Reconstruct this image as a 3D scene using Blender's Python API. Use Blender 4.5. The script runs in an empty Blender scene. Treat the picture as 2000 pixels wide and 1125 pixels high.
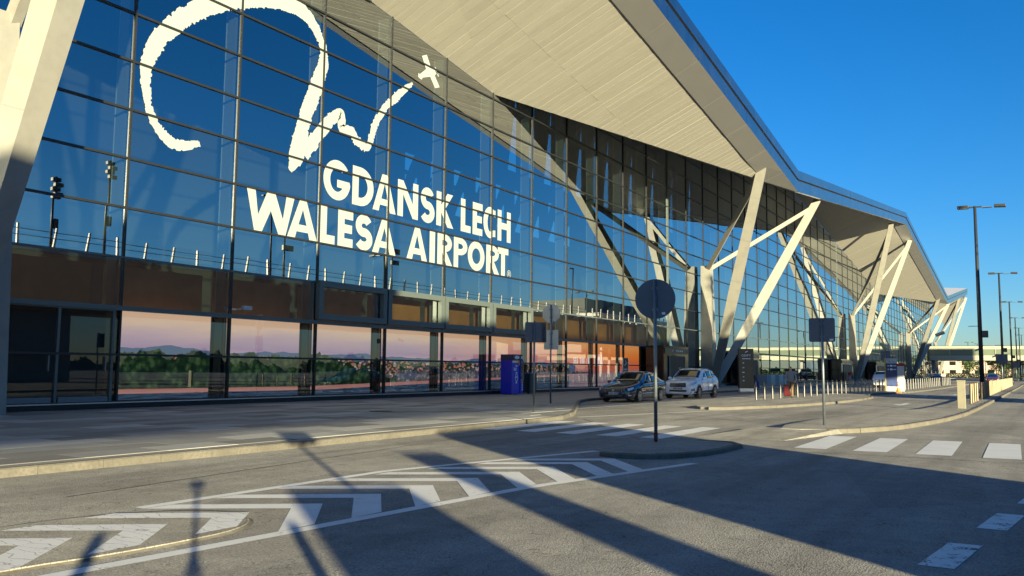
import bpy, bmesh, math, random
from mathutils import Vector, Matrix
random.seed(7)
scene = bpy.context.scene
COL = scene.collection

# ------------------------------------------------------------------ camera
cam_d = bpy.data.cameras.new('camera')
cam = bpy.data.objects.new('camera', cam_d)
COL.objects.link(cam)
F_PX = 1666.0
CAM_H = 1.55
def cam_axes(f, roll, vx, vy):
    X = Vector(((vx - 1000) / f, (vy - 562.5) / f, 1)).normalized()
    k = (X.y - roll * X.x) / X.z
    U = Vector((roll, -1, k)).normalized()
    Y = U.cross(X)
    return X, Y, U
_X, _Y, _U = cam_axes(F_PX, .009, 2022., 730.)
right = Vector((_X.x, _Y.x, _U.x)); down = Vector((_X.y, _Y.y, _U.y)); fwd = Vector((_X.z, _Y.z, _U.z))
mw = Matrix((right, -down, -fwd)).transposed().to_4x4()
mw.translation = Vector((0, 0, CAM_H))
cam.matrix_world = mw
cam_d.sensor_width = 36
cam_d.lens = F_PX / 2000 * 36
cam_d.clip_start = .02
cam_d.clip_end = 8000
scene.camera = cam

# ------------------------------------------------------------------ world, sun, exposure
SUN_AZ = math.radians(51.28)     # direction the light travels, from +X towards +Y
SUN_EL = math.radians(7.23)
world = bpy.data.worlds.new('World'); scene.world = world; world.use_nodes = True
wn = world.node_tree; wn.nodes.clear()
sky = wn.nodes.new('ShaderNodeTexSky'); sky.sky_type = 'NISHITA'; sky.sun_disc = False
sky.sun_elevation = SUN_EL
sky.sun_rotation = math.atan2(-math.cos(SUN_AZ), -math.sin(SUN_AZ))
sky.altitude = 0; sky.air_density = 1.0; sky.dust_density = 0.1; sky.ozone_density = 4.6
hs = wn.nodes.new('ShaderNodeHueSaturation'); hs.inputs['Saturation'].default_value = 1.14; hs.inputs['Value'].default_value = 1.1
hs.inputs['Hue'].default_value = .5
bg = wn.nodes.new('ShaderNodeBackground'); bg.inputs['Strength'].default_value = .062
wo = wn.nodes.new('ShaderNodeOutputWorld')
tint = wn.nodes.new('ShaderNodeMix'); tint.data_type = 'RGBA'; tint.blend_type = 'MULTIPLY'; tint.inputs[0].default_value = 1
tint.inputs[7].default_value = (.92, .95, 1.06, 1)
wn.links.new(sky.outputs[0], hs.inputs['Color']); wn.links.new(hs.outputs[0], tint.inputs[6]); wn.links.new(tint.outputs[2], bg.inputs[0]); wn.links.new(bg.outputs[0], wo.inputs[0])
sun_d = bpy.data.lights.new('sun', 'SUN'); sun_d.energy = 5.0; sun_d.angle = math.radians(.55)
sun_d.color = (1.0, .87, .53)
sun = bpy.data.objects.new('sun', sun_d); COL.objects.link(sun)
tv = Vector((math.cos(SUN_AZ) * math.cos(SUN_EL), math.sin(SUN_AZ) * math.cos(SUN_EL), -math.sin(SUN_EL)))
sun.rotation_euler = tv.to_track_quat('-Z', 'Y').to_euler()
sun.location = (-60, -80, 40)
vs = scene.view_settings
vs.view_transform = 'Standard'; vs.look = 'None'; vs.exposure = 1.75; vs.gamma = 1; vs.use_curve_mapping = False
cy = scene.cycles
cy.max_bounces = 8; cy.diffuse_bounces = 3; cy.glossy_bounces = 4; cy.transmission_bounces = 4; cy.transparent_max_bounces = 12
cy.caustics_reflective = False; cy.caustics_refractive = False
cy.sample_clamp_indirect = 4

# ------------------------------------------------------------------ node helper
class NT:
    def __init__(s, name):
        s.mat = bpy.data.materials.new(name); s.mat.use_nodes = True
        s.t = s.mat.node_tree; s.t.nodes.clear()
        s.out = s.t.nodes.new('ShaderNodeOutputMaterial')
        s._pos = None
    def put(s, sock, v):
        if hasattr(v, 'is_linked') or hasattr(v, 'links'):
            s.t.links.new(v, sock)
        elif v is not None:
            try: sock.default_value = v
            except Exception:
                if isinstance(v, (tuple, list)) and len(v) == 3: sock.default_value = (*v, 1)
                else: raise
    def n(s, typ, ins=None, out=0, **kw):
        nd = s.t.nodes.new('ShaderNode' + typ)
        for k, v in kw.items(): setattr(nd, k, v)
        for k, v in (ins or {}).items(): s.put(nd.inputs[k], v)
        return nd.outputs[out]
    def m(s, op, a, b=0., c=0., clamp=False):
        nd = s.t.nodes.new('ShaderNodeMath'); nd.operation = op; nd.use_clamp = clamp
        for i, v in enumerate((a, b, c)): s.put(nd.inputs[i], v)
        return nd.outputs[0]
    def mix(s, f, a, b, blend='MIX'):
        nd = s.t.nodes.new('ShaderNodeMix'); nd.data_type = 'RGBA'; nd.blend_type = blend
        s.put(nd.inputs[0], f)
        for sk, v in ((nd.inputs[6], a), (nd.inputs[7], b)):
            if isinstance(v, (tuple, list)) and len(v) == 3: v = (*v, 1)
            s.put(sk, v)
        return nd.outputs[2]
    def ramp(s, f, stops, interp='LINEAR'):
        nd = s.t.nodes.new('ShaderNodeValToRGB'); cr = nd.color_ramp; cr.interpolation = interp
        while len(cr.elements) < len(stops): cr.elements.new(.5)
        for e, (p, c) in zip(cr.elements, stops):
            e.position = p; e.color = (*c, 1) if len(c) == 3 else c
        s.put(nd.inputs[0], f); return nd.outputs[0]
    def pos(s):
        if s._pos is None: s._pos = s.n('NewGeometry', out=0)
        return s._pos
    def sep(s, v):
        nd = s.t.nodes.new('ShaderNodeSeparateXYZ'); s.put(nd.inputs[0], v); return nd.outputs
    def noise(s, scale, detail=3, rough=.55, vec=None, out=0):
        return s.n('TexNoise', {'Vector': vec if vec is not None else s.pos(), 'Scale': scale, 'Detail': detail, 'Roughness': rough}, out)
    def bsdf(s, color, rough=.6, metal=0., bump=None, bump_s=.2, bump_d=.01, spec=.5, coat=0., **kw):
        p = s.t.nodes.new('ShaderNodeBsdfPrincipled')
        if isinstance(color, (tuple, list)) and len(color) == 3: color = (*color, 1)
        s.put(p.inputs['Base Color'], color); s.put(p.inputs['Roughness'], rough); s.put(p.inputs['Metallic'], metal)
        p.inputs['Specular IOR Level'].default_value = spec; p.inputs['Coat Weight'].default_value = coat
        if bump is not None:
            b = s.t.nodes.new('ShaderNodeBump'); b.inputs['Strength'].default_value = bump_s; b.inputs['Distance'].default_value = bump_d
            s.put(b.inputs['Height'], bump); s.t.links.new(b.outputs[0], p.inputs['Normal'])
        for k, v in kw.items(): s.put(p.inputs[k], v)
        return p.outputs[0]
    def surf(s, sh): s.t.links.new(sh, s.out.inputs[0]); return s.mat

MATS = {}
def plain(name, col, rough=.6, metal=0., var=.12, nscale=6., bump=0., spec=.5, coat=0., dirt=0.):
    if name in MATS: return MATS[name]
    t = NT(name)
    nz = t.noise(nscale, 4)
    f = t.m('MULTIPLY_ADD', nz, 2 * var, 1 - var)
    c = t.mix(1.0, (*col, 1), t.n('CombineXYZ', {0: f, 1: f, 2: f}), 'MULTIPLY')
    if dirt:
        d = t.noise(1.3, 5, .65)
        dm = t.ramp(d, [(.45, (0, 0, 0)), (.7, (dirt, dirt, dirt))])
        c = t.mix(dm, c, (col[0] * .45, col[1] * .42, col[2] * .38))
    rr = t.m('MULTIPLY_ADD', nz, .15, rough - .075)
    b = t.noise(nscale * 12, 3) if bump else None
    MATS[name] = t.surf(t.bsdf(c, rr, metal, b, bump, .01, spec, coat))
    return MATS[name]

# ------------------------------------------------------------------ materials
def asphalt(name, base, speck, warm=0.):
    t = NT(name)
    big = t.noise(.35, 4, .6); mid = t.noise(3., 4); fine = t.n('TexVoronoi', {'Vector': t.pos(), 'Scale': 62.}, 0); grain = t.noise(38, 3, .7)
    fine2 = t.noise(160, 2)
    v = t.m('MULTIPLY_ADD', big, .9, .55)
    v = t.m('MULTIPLY', v, t.m('MULTIPLY_ADD', mid, .6, .7))
    st = t.ramp(fine, [(.0, (1.9, 1.9, 1.9)), (.25, (1.1, 1.1, 1.1)), (.6, (.75, .75, .75))])
    c = t.mix(1., (*base, 1), t.n('CombineXYZ', {0: v, 1: v, 2: v}), 'MULTIPLY')
    c = t.mix(speck, c, st, 'MULTIPLY'); gr = t.ramp(grain, [(.3, (.55, .55, .55)), (.7, (1.5, 1.5, 1.5))]); c = t.mix(.6, c, gr, 'MULTIPLY')
    # tar-sealed seams and oil marks
    p = t.sep(t.pos())
    oil = t.ramp(t.noise(.8, 5, .7), [(.62, (0, 0, 0)), (.75, (.5, .5, .5))])
    c = t.mix(oil, c, tuple(x * .55 for x in base))
    trk = t.noise(1., 3, .55, t.n('Mapping', {'Vector': t.pos(), 'Scale': (.05, 1.1, 1)}))
    c = t.mix(.75, c, t.ramp(trk, [(.35, (.72, .72, .73)), (.5, (1.02, 1.02, 1.02)), (.68, (1.22, 1.21, 1.19))]), 'MULTIPLY')
    cell = t.n('TexVoronoi', {'Vector': t.n('Mapping', {'Vector': t.pos(), 'Scale': (.16, .3, 1)}), 'Scale': 1.}, 1)
    c = t.mix(.55, c, t.ramp(t.sep(cell)[0], [(0, (.78, .78, .79)), (.2, (1, 1, 1)), (.9, (1.03, 1.03, 1.02))], 'CONSTANT'), 'MULTIPLY')
    ck = t.n('TexVoronoi', {'Vector': t.n('Mapping', {'Vector': t.noise(.7, 4, .6, None, 1), 'Scale': (5, 5, 5)}), 'Scale': .9}, 0, feature='DISTANCE_TO_EDGE')
    c = t.mix(t.ramp(ck, [(.0, (.6, .6, .6)), (.012, (0, 0, 0))]), c, (.03, .03, .03))
    h = t.m('ADD', t.m('MULTIPLY', fine, 1.), t.m('ADD', t.m('MULTIPLY', fine2, .5), t.m('MULTIPLY', grain, 1.2)))
    return t.surf(t.bsdf(c, .88, 0, h, .8, .012, .3))
MATS['asphalt'] = asphalt('asphalt', (.325, .312, .285), .8)
MATS['asphalt_island'] = asphalt('asphalt_island', (.33, .315, .28), .6)

def paint_mat(name, wear_lo, wear_hi, col=(.78, .78, .76), scr=0.):
    t = NT(name)
    w = t.noise(5., 6, .7); w2 = t.noise(40., 3, .6)
    k = t.m('ADD', t.m('MULTIPLY', w, .75), t.m('MULTIPLY', w2, .25))
    mask = t.ramp(k, [(wear_lo, (0, 0, 0)), (wear_hi, (1, 1, 1))])
    p = t.sep(t.pos())
    # fine cracks across the paint
    wv = t.n('TexWave', {'Vector': t.pos(), 'Scale': 2.2, 'Distortion': 9., 'Detail': 3.}, 1)
    cr = t.ramp(wv, [(.0, (.0, .0, .0)), (.02, (1, 1, 1))])
    big = t.m('MULTIPLY_ADD', t.noise(1.2, 4), .35, .8)
    c = t.mix(1., (*col, 1), t.n('CombineXYZ', {0: big, 1: big, 2: big}), 'MULTIPLY')
    asp = (.09, .086, .08)
    c = t.mix(mask, asp, c)
    c = t.mix(scr, c, t.mix(cr, (.3, .29, .27), c))
    return t.surf(t.bsdf(c, .7, 0, t.noise(120, 2), .35, .006, .3))
MATS['paint'] = paint_mat('road_paint', .33, .40)
MATS['paint_cracked'] = paint_mat('road_paint_cracked', .34, .41, (.8, .79, .77), .8)
MATS['paint_worn'] = paint_mat('road_paint_worn', .40, .47)
MATS['paint_fresh'] = paint_mat('road_paint_fresh', .25, .30)

def kerb_mat():
    t = NT('kerb_stone')
    a = t.noise(2., 4); b = t.noise(25., 4)
    c = t.mix(t.ramp(a, [(.3, (0, 0, 0)), (.7, (1, 1, 1))]), (.115, .108, .095), (.165, .155, .135))
    c = t.mix(t.ramp(b, [(.35, (.6, .6, .6)), (.6, (0, 0, 0))]), c, (.10, .09, .07))
    return t.surf(t.bsdf(c, .85, 0, b, .5, .01, .3))
MATS['kerb'] = kerb_mat()
def slab_mat():
    t = NT('granite_slab')
    r = t.n('ObjectInfo', out=5)
    a = t.noise(1.1, 4); b = t.noise(60., 3)
    base = t.ramp(r, [(0, (.15, .15, .148)), (.35, (.24, .24, .235)), (.7, (.31, .31, .30)), (1, (.44, .435, .41))])
    v = t.m('MULTIPLY_ADD', a, .4, .78); v2 = t.m('MULTIPLY', v, t.m('MULTIPLY_ADD', b, .5, .75))
    c = t.mix(1., base, t.n('CombineXYZ', {0: v2, 1: v2, 2: v2}), 'MULTIPLY')
    return t.surf(t.bsdf(c, .7, 0, b, .25, .004, .4))
MATS['slab'] = slab_mat()
def paving_mat():
    t = NT('paving')
    p = t.pos()
    br = t.n('TexBrick', {'Vector': p, 'Color1': (.20, .198, .19, 1), 'Color2': (.26, .255, .24, 1), 'Mortar': (.10, .095, .09, 1), 'Scale': 1.,
                          'Mortar Size': .006, 'Brick Width': 1.0, 'Row Height': .5}, 0)
    v = t.m('MULTIPLY_ADD', t.noise(.9, 4), .5, .75)
    c = t.mix(1., br, t.n('CombineXYZ', {0: v, 1: v, 2: v}), 'MULTIPLY')
    return t.surf(t.bsdf(c, .75, 0, t.noise(60, 2), .25, .004, .4))
MATS['paving'] = paving_mat()
def soffit_mat():
    t = NT('soffit_cladding')
    r = t.n('ObjectInfo', out=5)
    v = t.m('MULTIPLY_ADD', r, .08, .95)
    n1 = t.m('MULTIPLY_ADD', t.noise(1.2, 3), .1, .95)
    v = t.m('MULTIPLY', v, n1)
    c = t.mix(1., (.36, .35, .315, 1), t.n('CombineXYZ', {0: v, 1: v, 2: v}), 'MULTIPLY')
    sc = t.n('Mapping', {'Vector': t.pos(), 'Scale': (1.6, .18, .3)})
    return t.surf(t.bsdf(c, .5, 0, t.noise(1., 3, .5, sc), .5, .05, .4))
MATS['soffit'] = soffit_mat()
plain('cream_steel', (.245, .242, .22), .42, 0, .05, 1.5, .05, .5, 0, .25)
plain('band_metal', (.22, .22, .225), .45, .3, .06, 1.)
plain('fascia_metal', (.42, .45, .47), .25, 1., .05, .8)
plain('roof_sheet', (.55, .55, .55), .5, .3, .08, 1.)
plain('black', (.012, .012, .013), .5, 0, .2)
plain('black_gloss', (.012, .013, .015), .12, 0, .1)
plain('mullion', (.03, .033, .035), .4, .5, .15)
plain('mullion_trim', (.11, .135, .13), .45, .3, .1)
plain('alu', (.62, .63, .64), .35, .8, .1, 4.)
plain('steel', (.15, .15, .15), .45, .9, .15, 8.)
plain('fin_grey', (.42, .46, .47), .5, .1, .08)
plain('fin_dark', (.16, .18, .19), .5, .1, .08)
plain('galv', (.17, .20, .23), .45, .7, .2, 14.)
plain('sign_back', (.085, .105, .14), .5, .3, .1, 5., 0, .4, 0, .2)  # darkened and blued to carry the shade the signs stand in
plain('sign_back_light', (.50, .50, .46), .5, .3, .1, 5., 0, .4, 0, .3)
plain('lamp_paint', (.030, .036, .045), .45, .2, .15)
plain('lamp_head', (.035, .034, .034), .5, .2, .15)
plain('lens', (.12, .12, .12), .3)
plain('interior_dark', (.035, .04, .043), .8)
plain('interior_mid', (.09, .10, .10), .8)
plain('interior_floor', (.16, .16, .155), .35)
plain('truss_dark', (.02, .022, .024), .6)
plain('brown_wall', (.46, .25, .13), .8, 0, .35, .7)
plain('concrete', (.36, .35, .33), .85, 0, .2, 1.5, .1, .3, 0, .35)
plain('white_plastic', (.46, .46, .45), .45)
plain('cream_paint', (.23, .215, .165), .6, 0, .08, 3., 0, .4, 0, .3)
plain('blue_vinyl', (.015, .025, .50), .35)
plain('dark_blue', (.006, .012, .07), .3)
plain('totem_blue', (.008, .028, .13), .3)
plain('totem_dark', (.012, .022, .024), .3)
plain('orange', (.75, .25, .05), .5)
plain('red', (.30, .008, .008), .45)
plain('dark_red', (.07, .002, .006), .4)
plain('text_white', (.80, .80, .78), .5, 0, .02)
plain('grille_text', (.7, .7, .7), .3, .5)
plain('car_blue', (.006, .016, .050), .22, .35, .05, 3., 0, .6, 1.)
plain('car_white', (.86, .88, .92), .28, 0, .03, 3., 0, .5, .8)
plain('car_red', (.10, .006, .008), .25, .3, .05, 3., 0, .5, 1.)
plain('car_dark', (.01, .02, .09), .25, .3, .05, 3., 0, .5, 1.)
plain('car_glass', (.010, .013, .016), .04, 0, .02, 3., 0, .9, 1.)
plain('chrome', (.75, .75, .76), .15, 1.)
plain('tyre', (.015, .015, .016), .85, 0, .2, 20.)
plain('rim', (.5, .51, .52), .3, .9)
plain('headlamp', (.62, .65, .68), .12, .3, .05, 10., 0, .8, 1.)
plain('plate', (.72, .73, .72), .4)
plain('skin', (.55, .33, .24), .6)
plain('hair', (.03, .02, .015), .7)
plain('grey_cloth', (.22, .24, .26), .9)
plain('brown_cloth', (.16, .11, .07), .9)
plain('navy_cloth', (.015, .02, .04), .9)
plain('blue_cloth', (.01, .035, .30), .9)
plain('black_cloth', (.012, .012, .014), .9)
plain('bench_blue', (.03, .13, .30), .45)
plain('bark', (.09, .065, .045), .9, 0, .3, 8., .3)
plain('pink_render', (.55, .40, .33), .85, 0, .1, .5)
plain('pale_render', (.60, .56, .48), .85, 0, .1, .5)
plain('grey_render', (.30, .31, .32), .85, 0, .1, .5)
plain('roof_tile', (.30, .10, .06), .8, 0, .2, 2.)
plain('rust', (.12, .07, .045), .9, 0, .3, 20., .3)
plain('bin_green', (.02, .05, .055), .5)
plain('yellow_paint', (.55, .42, .10), .6)
plain('bridge_panel', (.42, .42, .33), .5, 0, .04, .6)
plain('bridge_window', (.15, .19, .14), .35, 0, .12, .35)
plain('bollard_warm', (.17, .13, .09), .42, .45, .25, 10.)  # steel bollards; the warm sunlight on them is put into this colour

plain('added_brown', (.62, .27, .10), .6, 0, .3, 1.2)  # brown for the boards added behind the facade glass
def leaf_mat(name, a, b):
    t = NT(name)
    c = t.mix(t.ramp(t.noise(.8, 3), [(.35, (0, 0, 0)), (.65, (1, 1, 1))]), a, b)
    return t.surf(t.bsdf(c, .7, 0, None, spec=.3))
MATS['leaf'] = leaf_mat('leaf_green', (.03, .055, .018), (.07, .11, .035))
MATS['leaf2'] = leaf_mat('leaf_dark', (.018, .035, .018), (.04, .07, .03))

def glass_mat(name, tint, base, grazing, wob=.0):
    t = NT(name)
    lw = t.n('LayerWeight', {'Blend': .45}, 1)
    rv = t.n('ObjectInfo', out=5)
    f = t.m('MULTIPLY_ADD', t.m('POWER', lw, 1.6), grazing - base, base, True)
    f = t.m('MULTIPLY', f, t.m('MULTIPLY_ADD', rv, .16, .90), 0., True)
    bn = t.t.nodes.new('ShaderNodeBump'); bn.inputs['Strength'].default_value = wob; bn.inputs['Distance'].default_value = .02
    t.put(bn.inputs['Height'], t.noise(.55, 1, .4))
    gl = t.n('BsdfGlossy', {'Color': (.92, .97, 1.0, 1), 'Roughness': .0, 'Normal': bn.outputs[0]})
    tr = t.n('BsdfTransparent', {'Color': (*tint, 1)})
    return t.surf(t.n('MixShader', {0: f, 1: tr, 2: gl}))
MATS['glass'] = glass_mat('facade_glass', (.40, .48, .46), .36, .93, .05)
MATS['glass_far'] = glass_mat('facade_glass_far', (.34, .40, .40), .42, .95, .05)
MATS['glass_low'] = glass_mat('shopfront_glass', (.84, .87, .86), .09, .55, .02)

MATS['door_glass'] = glass_mat('door_glass', (.6, .64, .63), .05, .30, .03)
def vinyl_mat():
    t = NT('white_vinyl')
    d = t.n('TexVoronoi', {'Vector': t.n('Mapping', {'Vector': t.pos(), 'Scale': (1, 0, 1)}), 'Scale': 11., 'Randomness': 0.}, 0)
    c = t.mix(t.ramp(d, [(.18, (1, 1, 1)), (.30, (0, 0, 0))]), (.29, .325, .325), (.20, .235, .25))
    return t.surf(t.bsdf(c, .6, 0, None, spec=.3))
MATS['vinyl'] = vinyl_mat()

def mural_mat():
    """printed panorama on the display panels: evening sky, hills, town, trees, promenade, sea"""
    t = NT('printed_panorama')
    p = t.sep(t.pos()); X, Z = p[0], p[2]
    U = t.m('DIVIDE', t.m('SUBTRACT', X, 17.8), 47., clamp=True)
    V = t.m('DIVIDE', t.m('SUBTRACT', Z, .3), 3.2, clamp=True)
    # cloud-streaked sky
    st = t.noise(1., 4, .55, t.n('Mapping', {'Vector': t.pos(), 'Scale': (.25, 1, 1.8)}))
    Vs = t.m('ADD', V, t.m('MULTIPLY', t.m('SUBTRACT', st, .5), .22))
    skyL = t.ramp(Vs, [(.48, (.60, .36, .40)), (.60, (.40, .26, .36)), (.74, (.56, .36, .37)), (.88, (.78, .50, .33))])
    skyR = t.ramp(Vs, [(.30, (.40, .15, .15)), (.48, (.70, .13, .05)), (.72, (.90, .22, .03)), (.95, (.92, .36, .10))])
    sky = t.mix(t.ramp(U, [(.35, (0, 0, 0)), (.85, (1, 1, 1))]), skyL, skyR)
    # hills
    hn = t.noise(.28, 4, .55, t.n('CombineXYZ', {0: X}))
    hill = t.m('MULTIPLY_ADD', hn, .26, .47)
    hill = t.m('SUBTRACT', hill, t.m('MULTIPLY', U, .13))
    c = t.mix(t.m('MULTIPLY', t.m('LESS_THAN', V, hill), t.m('LESS_THAN', U, .74)), sky, (.085, .12, .20))
    # town: roofs and house fronts
    vor = t.n('TexVoronoi', {'Vector': t.n('Mapping', {'Vector': t.pos(), 'Scale': (2.4, 0, 4.2)}), 'Scale': 2.6, 'Randomness': .8}, 1)
    vs_ = t.sep(vor)
    town = t.ramp(vs_[0], [(.0, (.012, .028, .012)), (.40, (.025, .045, .02)), (.56, (.46, .15, .08)), (.68, (.34, .20, .15)), (.78, (.06, .06, .075)), (.93, (.45, .37, .30))], 'CONSTANT')
    tn = t.noise(.9, 4, .6, t.n('CombineXYZ', {0: X, 1: 3.}))
    tz = t.m('SUBTRACT', t.m('MULTIPLY_ADD', tn, .2, .43), t.m('MULTIPLY', U, .08))
    c = t.mix(t.m('MULTIPLY', t.m('LESS_THAN', V, tz), t.m('LESS_THAN', U, .72)), c, town)
    # trees (left part)
    bush = t.noise(4.5, 5, .7); bush2 = t.n('TexVoronoi', {'Vector': t.pos(), 'Scale': 3.4}, 0)
    green = t.ramp(t.m('MULTIPLY', bush, t.m('SUBTRACT', 1.25, bush2)), [(.18, (.002, .006, .003)), (.38, (.010, .026, .009)), (.62, (.05, .09, .03))])
    trz = t.m('SUBTRACT', t.m('MULTIPLY_ADD', t.noise(1.1, 5, .6, t.n('CombineXYZ', {0: X, 1: 9.})), .42, .325), t.m('MULTIPLY', t.m('MAXIMUM', t.m('SUBTRACT', U, .22), 0.), 2.6))
    c = t.mix(t.m('LESS_THAN', V, trz), c, green)
    # harbour clutter (right of the trees)
    hb = t.ramp(t.noise(4., 5, .7), [(.35, (.02, .025, .035)), (.55, (.10, .09, .10)), (.68, (.45, .36, .32))])
    hm = t.m('MULTIPLY', t.m('LESS_THAN', U, .80), t.m('LESS_THAN', V, t.m('MULTIPLY_ADD', t.noise(2.2, 3, .6, t.n('CombineXYZ', {0: X, 1: 5.})), .16, .27)))
    hm = t.m('MULTIPLY', hm, t.m('GREATER_THAN', U, .33))
    c = t.mix(hm, c, hb)
    # promenade and sea
    pr = t.m('MULTIPLY_ADD', t.m('MULTIPLY', t.m('SUBTRACT', U, .2, clamp=True), 1.), .30, .135)
    c = t.mix(t.m('LESS_THAN', V, pr), c, t.mix(t.noise(3., 3, .6, t.n('Mapping', {'Vector': t.pos(), 'Scale': (.2, 1, 6)})), (.34, .10, .07), (.50, .25, .21)))
    wv = t.noise(2., 4, .6, t.n('Mapping', {'Vector': t.pos(), 'Scale': (.6, 1, 7)}))
    seac = t.mix(t.m('GREATER_THAN', U, .72), t.ramp(wv, [(.35, (.008, .018, .035)), (.7, (.05, .09, .15))]), t.ramp(wv, [(.3, (.16, .10, .13)), (.7, (.28, .20, .22))]))
    sz = t.m('MULTIPLY_ADD', t.m('SUBTRACT', U, .22, clamp=True), .36, .085)
    c = t.mix(t.m('LESS_THAN', V, sz), c, seac)
    return t.surf(t.bsdf(c, .55, 0, None, spec=.3, **{'Emission Color': c, 'Emission Strength': .25}))  # emission added to brighten the print
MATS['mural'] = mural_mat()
_t = NT('print_white'); MATS['print_white'] = _t.surf(_t.bsdf((.82, .80, .74), .55, 0, None, spec=.3, **{'Emission Color': (.82, .80, .74, 1), 'Emission Strength': .25}))  # emission added to keep the letters as bright as the print

# ------------------------------------------------------------------ geometry helpers
def mk(name, verts, faces, mat, parent=None, smooth=False):
    me = bpy.data.meshes.new(name); me.from_pydata([tuple(v) for v in verts], [], faces); me.update()
    o = bpy.data.objects.new(name, me); COL.objects.link(o)
    if isinstance(mat, (list, tuple)):
        for m_ in mat: me.materials.append(MATS[m_])
    else: me.materials.append(MATS[mat])
    if smooth:
        for p in me.polygons: p.use_smooth = True
    if parent is not None: o.parent = parent
    return o
def tag(o, label, cat, group=None):
    o['label'] = label; o['category'] = cat
    if group: o['group'] = group
    return o
def struct(o): o['kind'] = 'structure'; return o
def thing(name, label, cat, loc=(0, 0, 0), rz=0., group=None):
    o = bpy.data.objects.new(name, None); COL.objects.link(o); o.empty_display_size = .3
    o.location = loc; o.rotation_euler = (0, 0, rz)
    return tag(o, label, cat, group)
def boxg(c, s):
    x, y, z = c; a, b, d = s[0] / 2, s[1] / 2, s[2] / 2
    v = [(x + i * a, y + j * b, z + k * d) for k in (-1, 1) for j in (-1, 1) for i in (-1, 1)]
    f = [(0, 2, 3, 1), (4, 5, 7, 6), (0, 1, 5, 4), (2, 6, 7, 3), (0, 4, 6, 2), (1, 3, 7, 5)]
    return v, f
class MB:
    def __init__(s): s.v = []; s.f = []
    def add(s, vf):
        n = len(s.v); s.v += list(vf[0]); s.f += [tuple(i + n for i in f) for f in vf[1]]; return s
    def box(s, c, sz): return s.add(boxg(c, sz))
    def obj(s, name, mat, parent=None, smooth=False): return mk(name, s.v, s.f, mat, parent, smooth)
def box(name, c, s, mat, parent=None, bev=0.):
    v, f = boxg(c, s); o = mk(name, v, f, mat, parent)
    if bev: bevel(o, bev)
    return o
def bevel(o, w, seg=2):
    bm = bmesh.new(); bm.from_mesh(o.data)
    bmesh.ops.bevel(bm, geom=bm.edges[:], offset=w, segments=seg, affect='EDGES', profile=.6)
    bm.to_mesh(o.data); bm.free(); return o
def frame_axes(d):
    d = d.normalized(); up = Vector((0, 0, 1))
    if abs(d.z) > .999: up = Vector((0, 1, 0))
    s_ = d.cross(up).normalized(); u = s_.cross(d).normalized()
    return s_, u
def beamg(stations, side=None):
    """square-section beam through (point, w, h) stations"""
    P = [Vector(p[0]) for p in stations]
    d = (P[-1] - P[0]).normalized()
    if side is None: s_, u = frame_axes(d)
    else:
        s_ = (Vector(side) - d * d.dot(Vector(side))).normalized(); u = s_.cross(d).normalized()
    v = []; f = []
    for (p, w, h) in stations:
        p = Vector(p)
        for a, b in ((-1, -1), (1, -1), (1, 1), (-1, 1)): v.append(p + s_ * (a * w / 2) + u * (b * h / 2))
    for i in range(len(P) - 1):
        for k in range(4):
            f.append((4 * i + k, 4 * i + (k + 1) % 4, 4 * i + 4 + (k + 1) % 4, 4 * i + 4 + k))
    n = 4 * (len(P) - 1)
    f += [(3, 2, 1, 0), (n, n + 1, n + 2, n + 3)]
    return v, f
def cylg(p0, p1, r0, r1=None, n=12, cap=True):
    r1 = r0 if r1 is None else r1
    p0, p1 = Vector(p0), Vector(p1); s_, u = frame_axes(p1 - p0)
    v = []; f = []
    for p, r in ((p0, r0), (p1, r1)):
        for i in range(n):
            a = 2 * math.pi * i / n; v.append(p + s_ * (r * math.cos(a)) + u * (r * math.sin(a)))
    for i in range(n): f.append((i, (i + 1) % n, n + (i + 1) % n, n + i))
    if cap: f += [tuple(range(n - 1, -1, -1)), tuple(range(n, 2 * n))]
    return v, f
def cyl(name, p0, p1, r0, mat, parent=None, r1=None, n=12, smooth=True):
    v, f = cylg(p0, p1, r0, r1, n); o = mk(name, v, f, mat, parent)
    if smooth:
        for p in o.data.polygons:
            if len(p.vertices) == 4: p.use_smooth = True
    return o
def polyg(pts, z0, z1):
    n = len(pts); ar = sum(pts[i][0] * pts[(i + 1) % n][1] - pts[(i + 1) % n][0] * pts[i][1] for i in range(n))
    if ar < 0: pts = pts[::-1]
    v = [(x, y, z0) for x, y in pts] + [(x, y, z1) for x, y in pts]
    f = [tuple(range(n, 2 * n)), tuple(range(n - 1, -1, -1))] + [(i, (i + 1) % n, n + (i + 1) % n, n + i) for i in range(n)]
    return v, f
def sheet(name, pts, z, mat, parent=None):
    n = len(pts); ar = sum(pts[i][0] * pts[(i + 1) % n][1] - pts[(i + 1) % n][0] * pts[i][1] for i in range(n))
    if ar < 0: pts = pts[::-1]
    return mk(name, [(x, y, z) for x, y in pts], [tuple(range(n))], mat, parent)
def clip(poly, nx, ny, c):
    """keep nx*x+ny*y<=c"""
    out = []
    for i in range(len(poly)):
        a, b = poly[i], poly[(i + 1) % len(poly)]
        da, db = nx * a[0] + ny * a[1] - c, nx * b[0] + ny * b[1] - c
        if da <= 0: out.append(a)
        if (da < 0 < db) or (db < 0 < da):
            t = da / (da - db); out.append((a[0] + t * (b[0] - a[0]), a[1] + t * (b[1] - a[1])))
    return out
def empty_part(name, parent):
    o = bpy.data.objects.new(name, None); COL.objects.link(o); o.parent = parent; o.empty_display_size = .3; return o
def copy_tree(o, parent=None):
    c = o.copy(); COL.objects.link(c); c.parent = parent
    for ch in list(o.children): copy_tree(ch, c)
    return c

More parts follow.
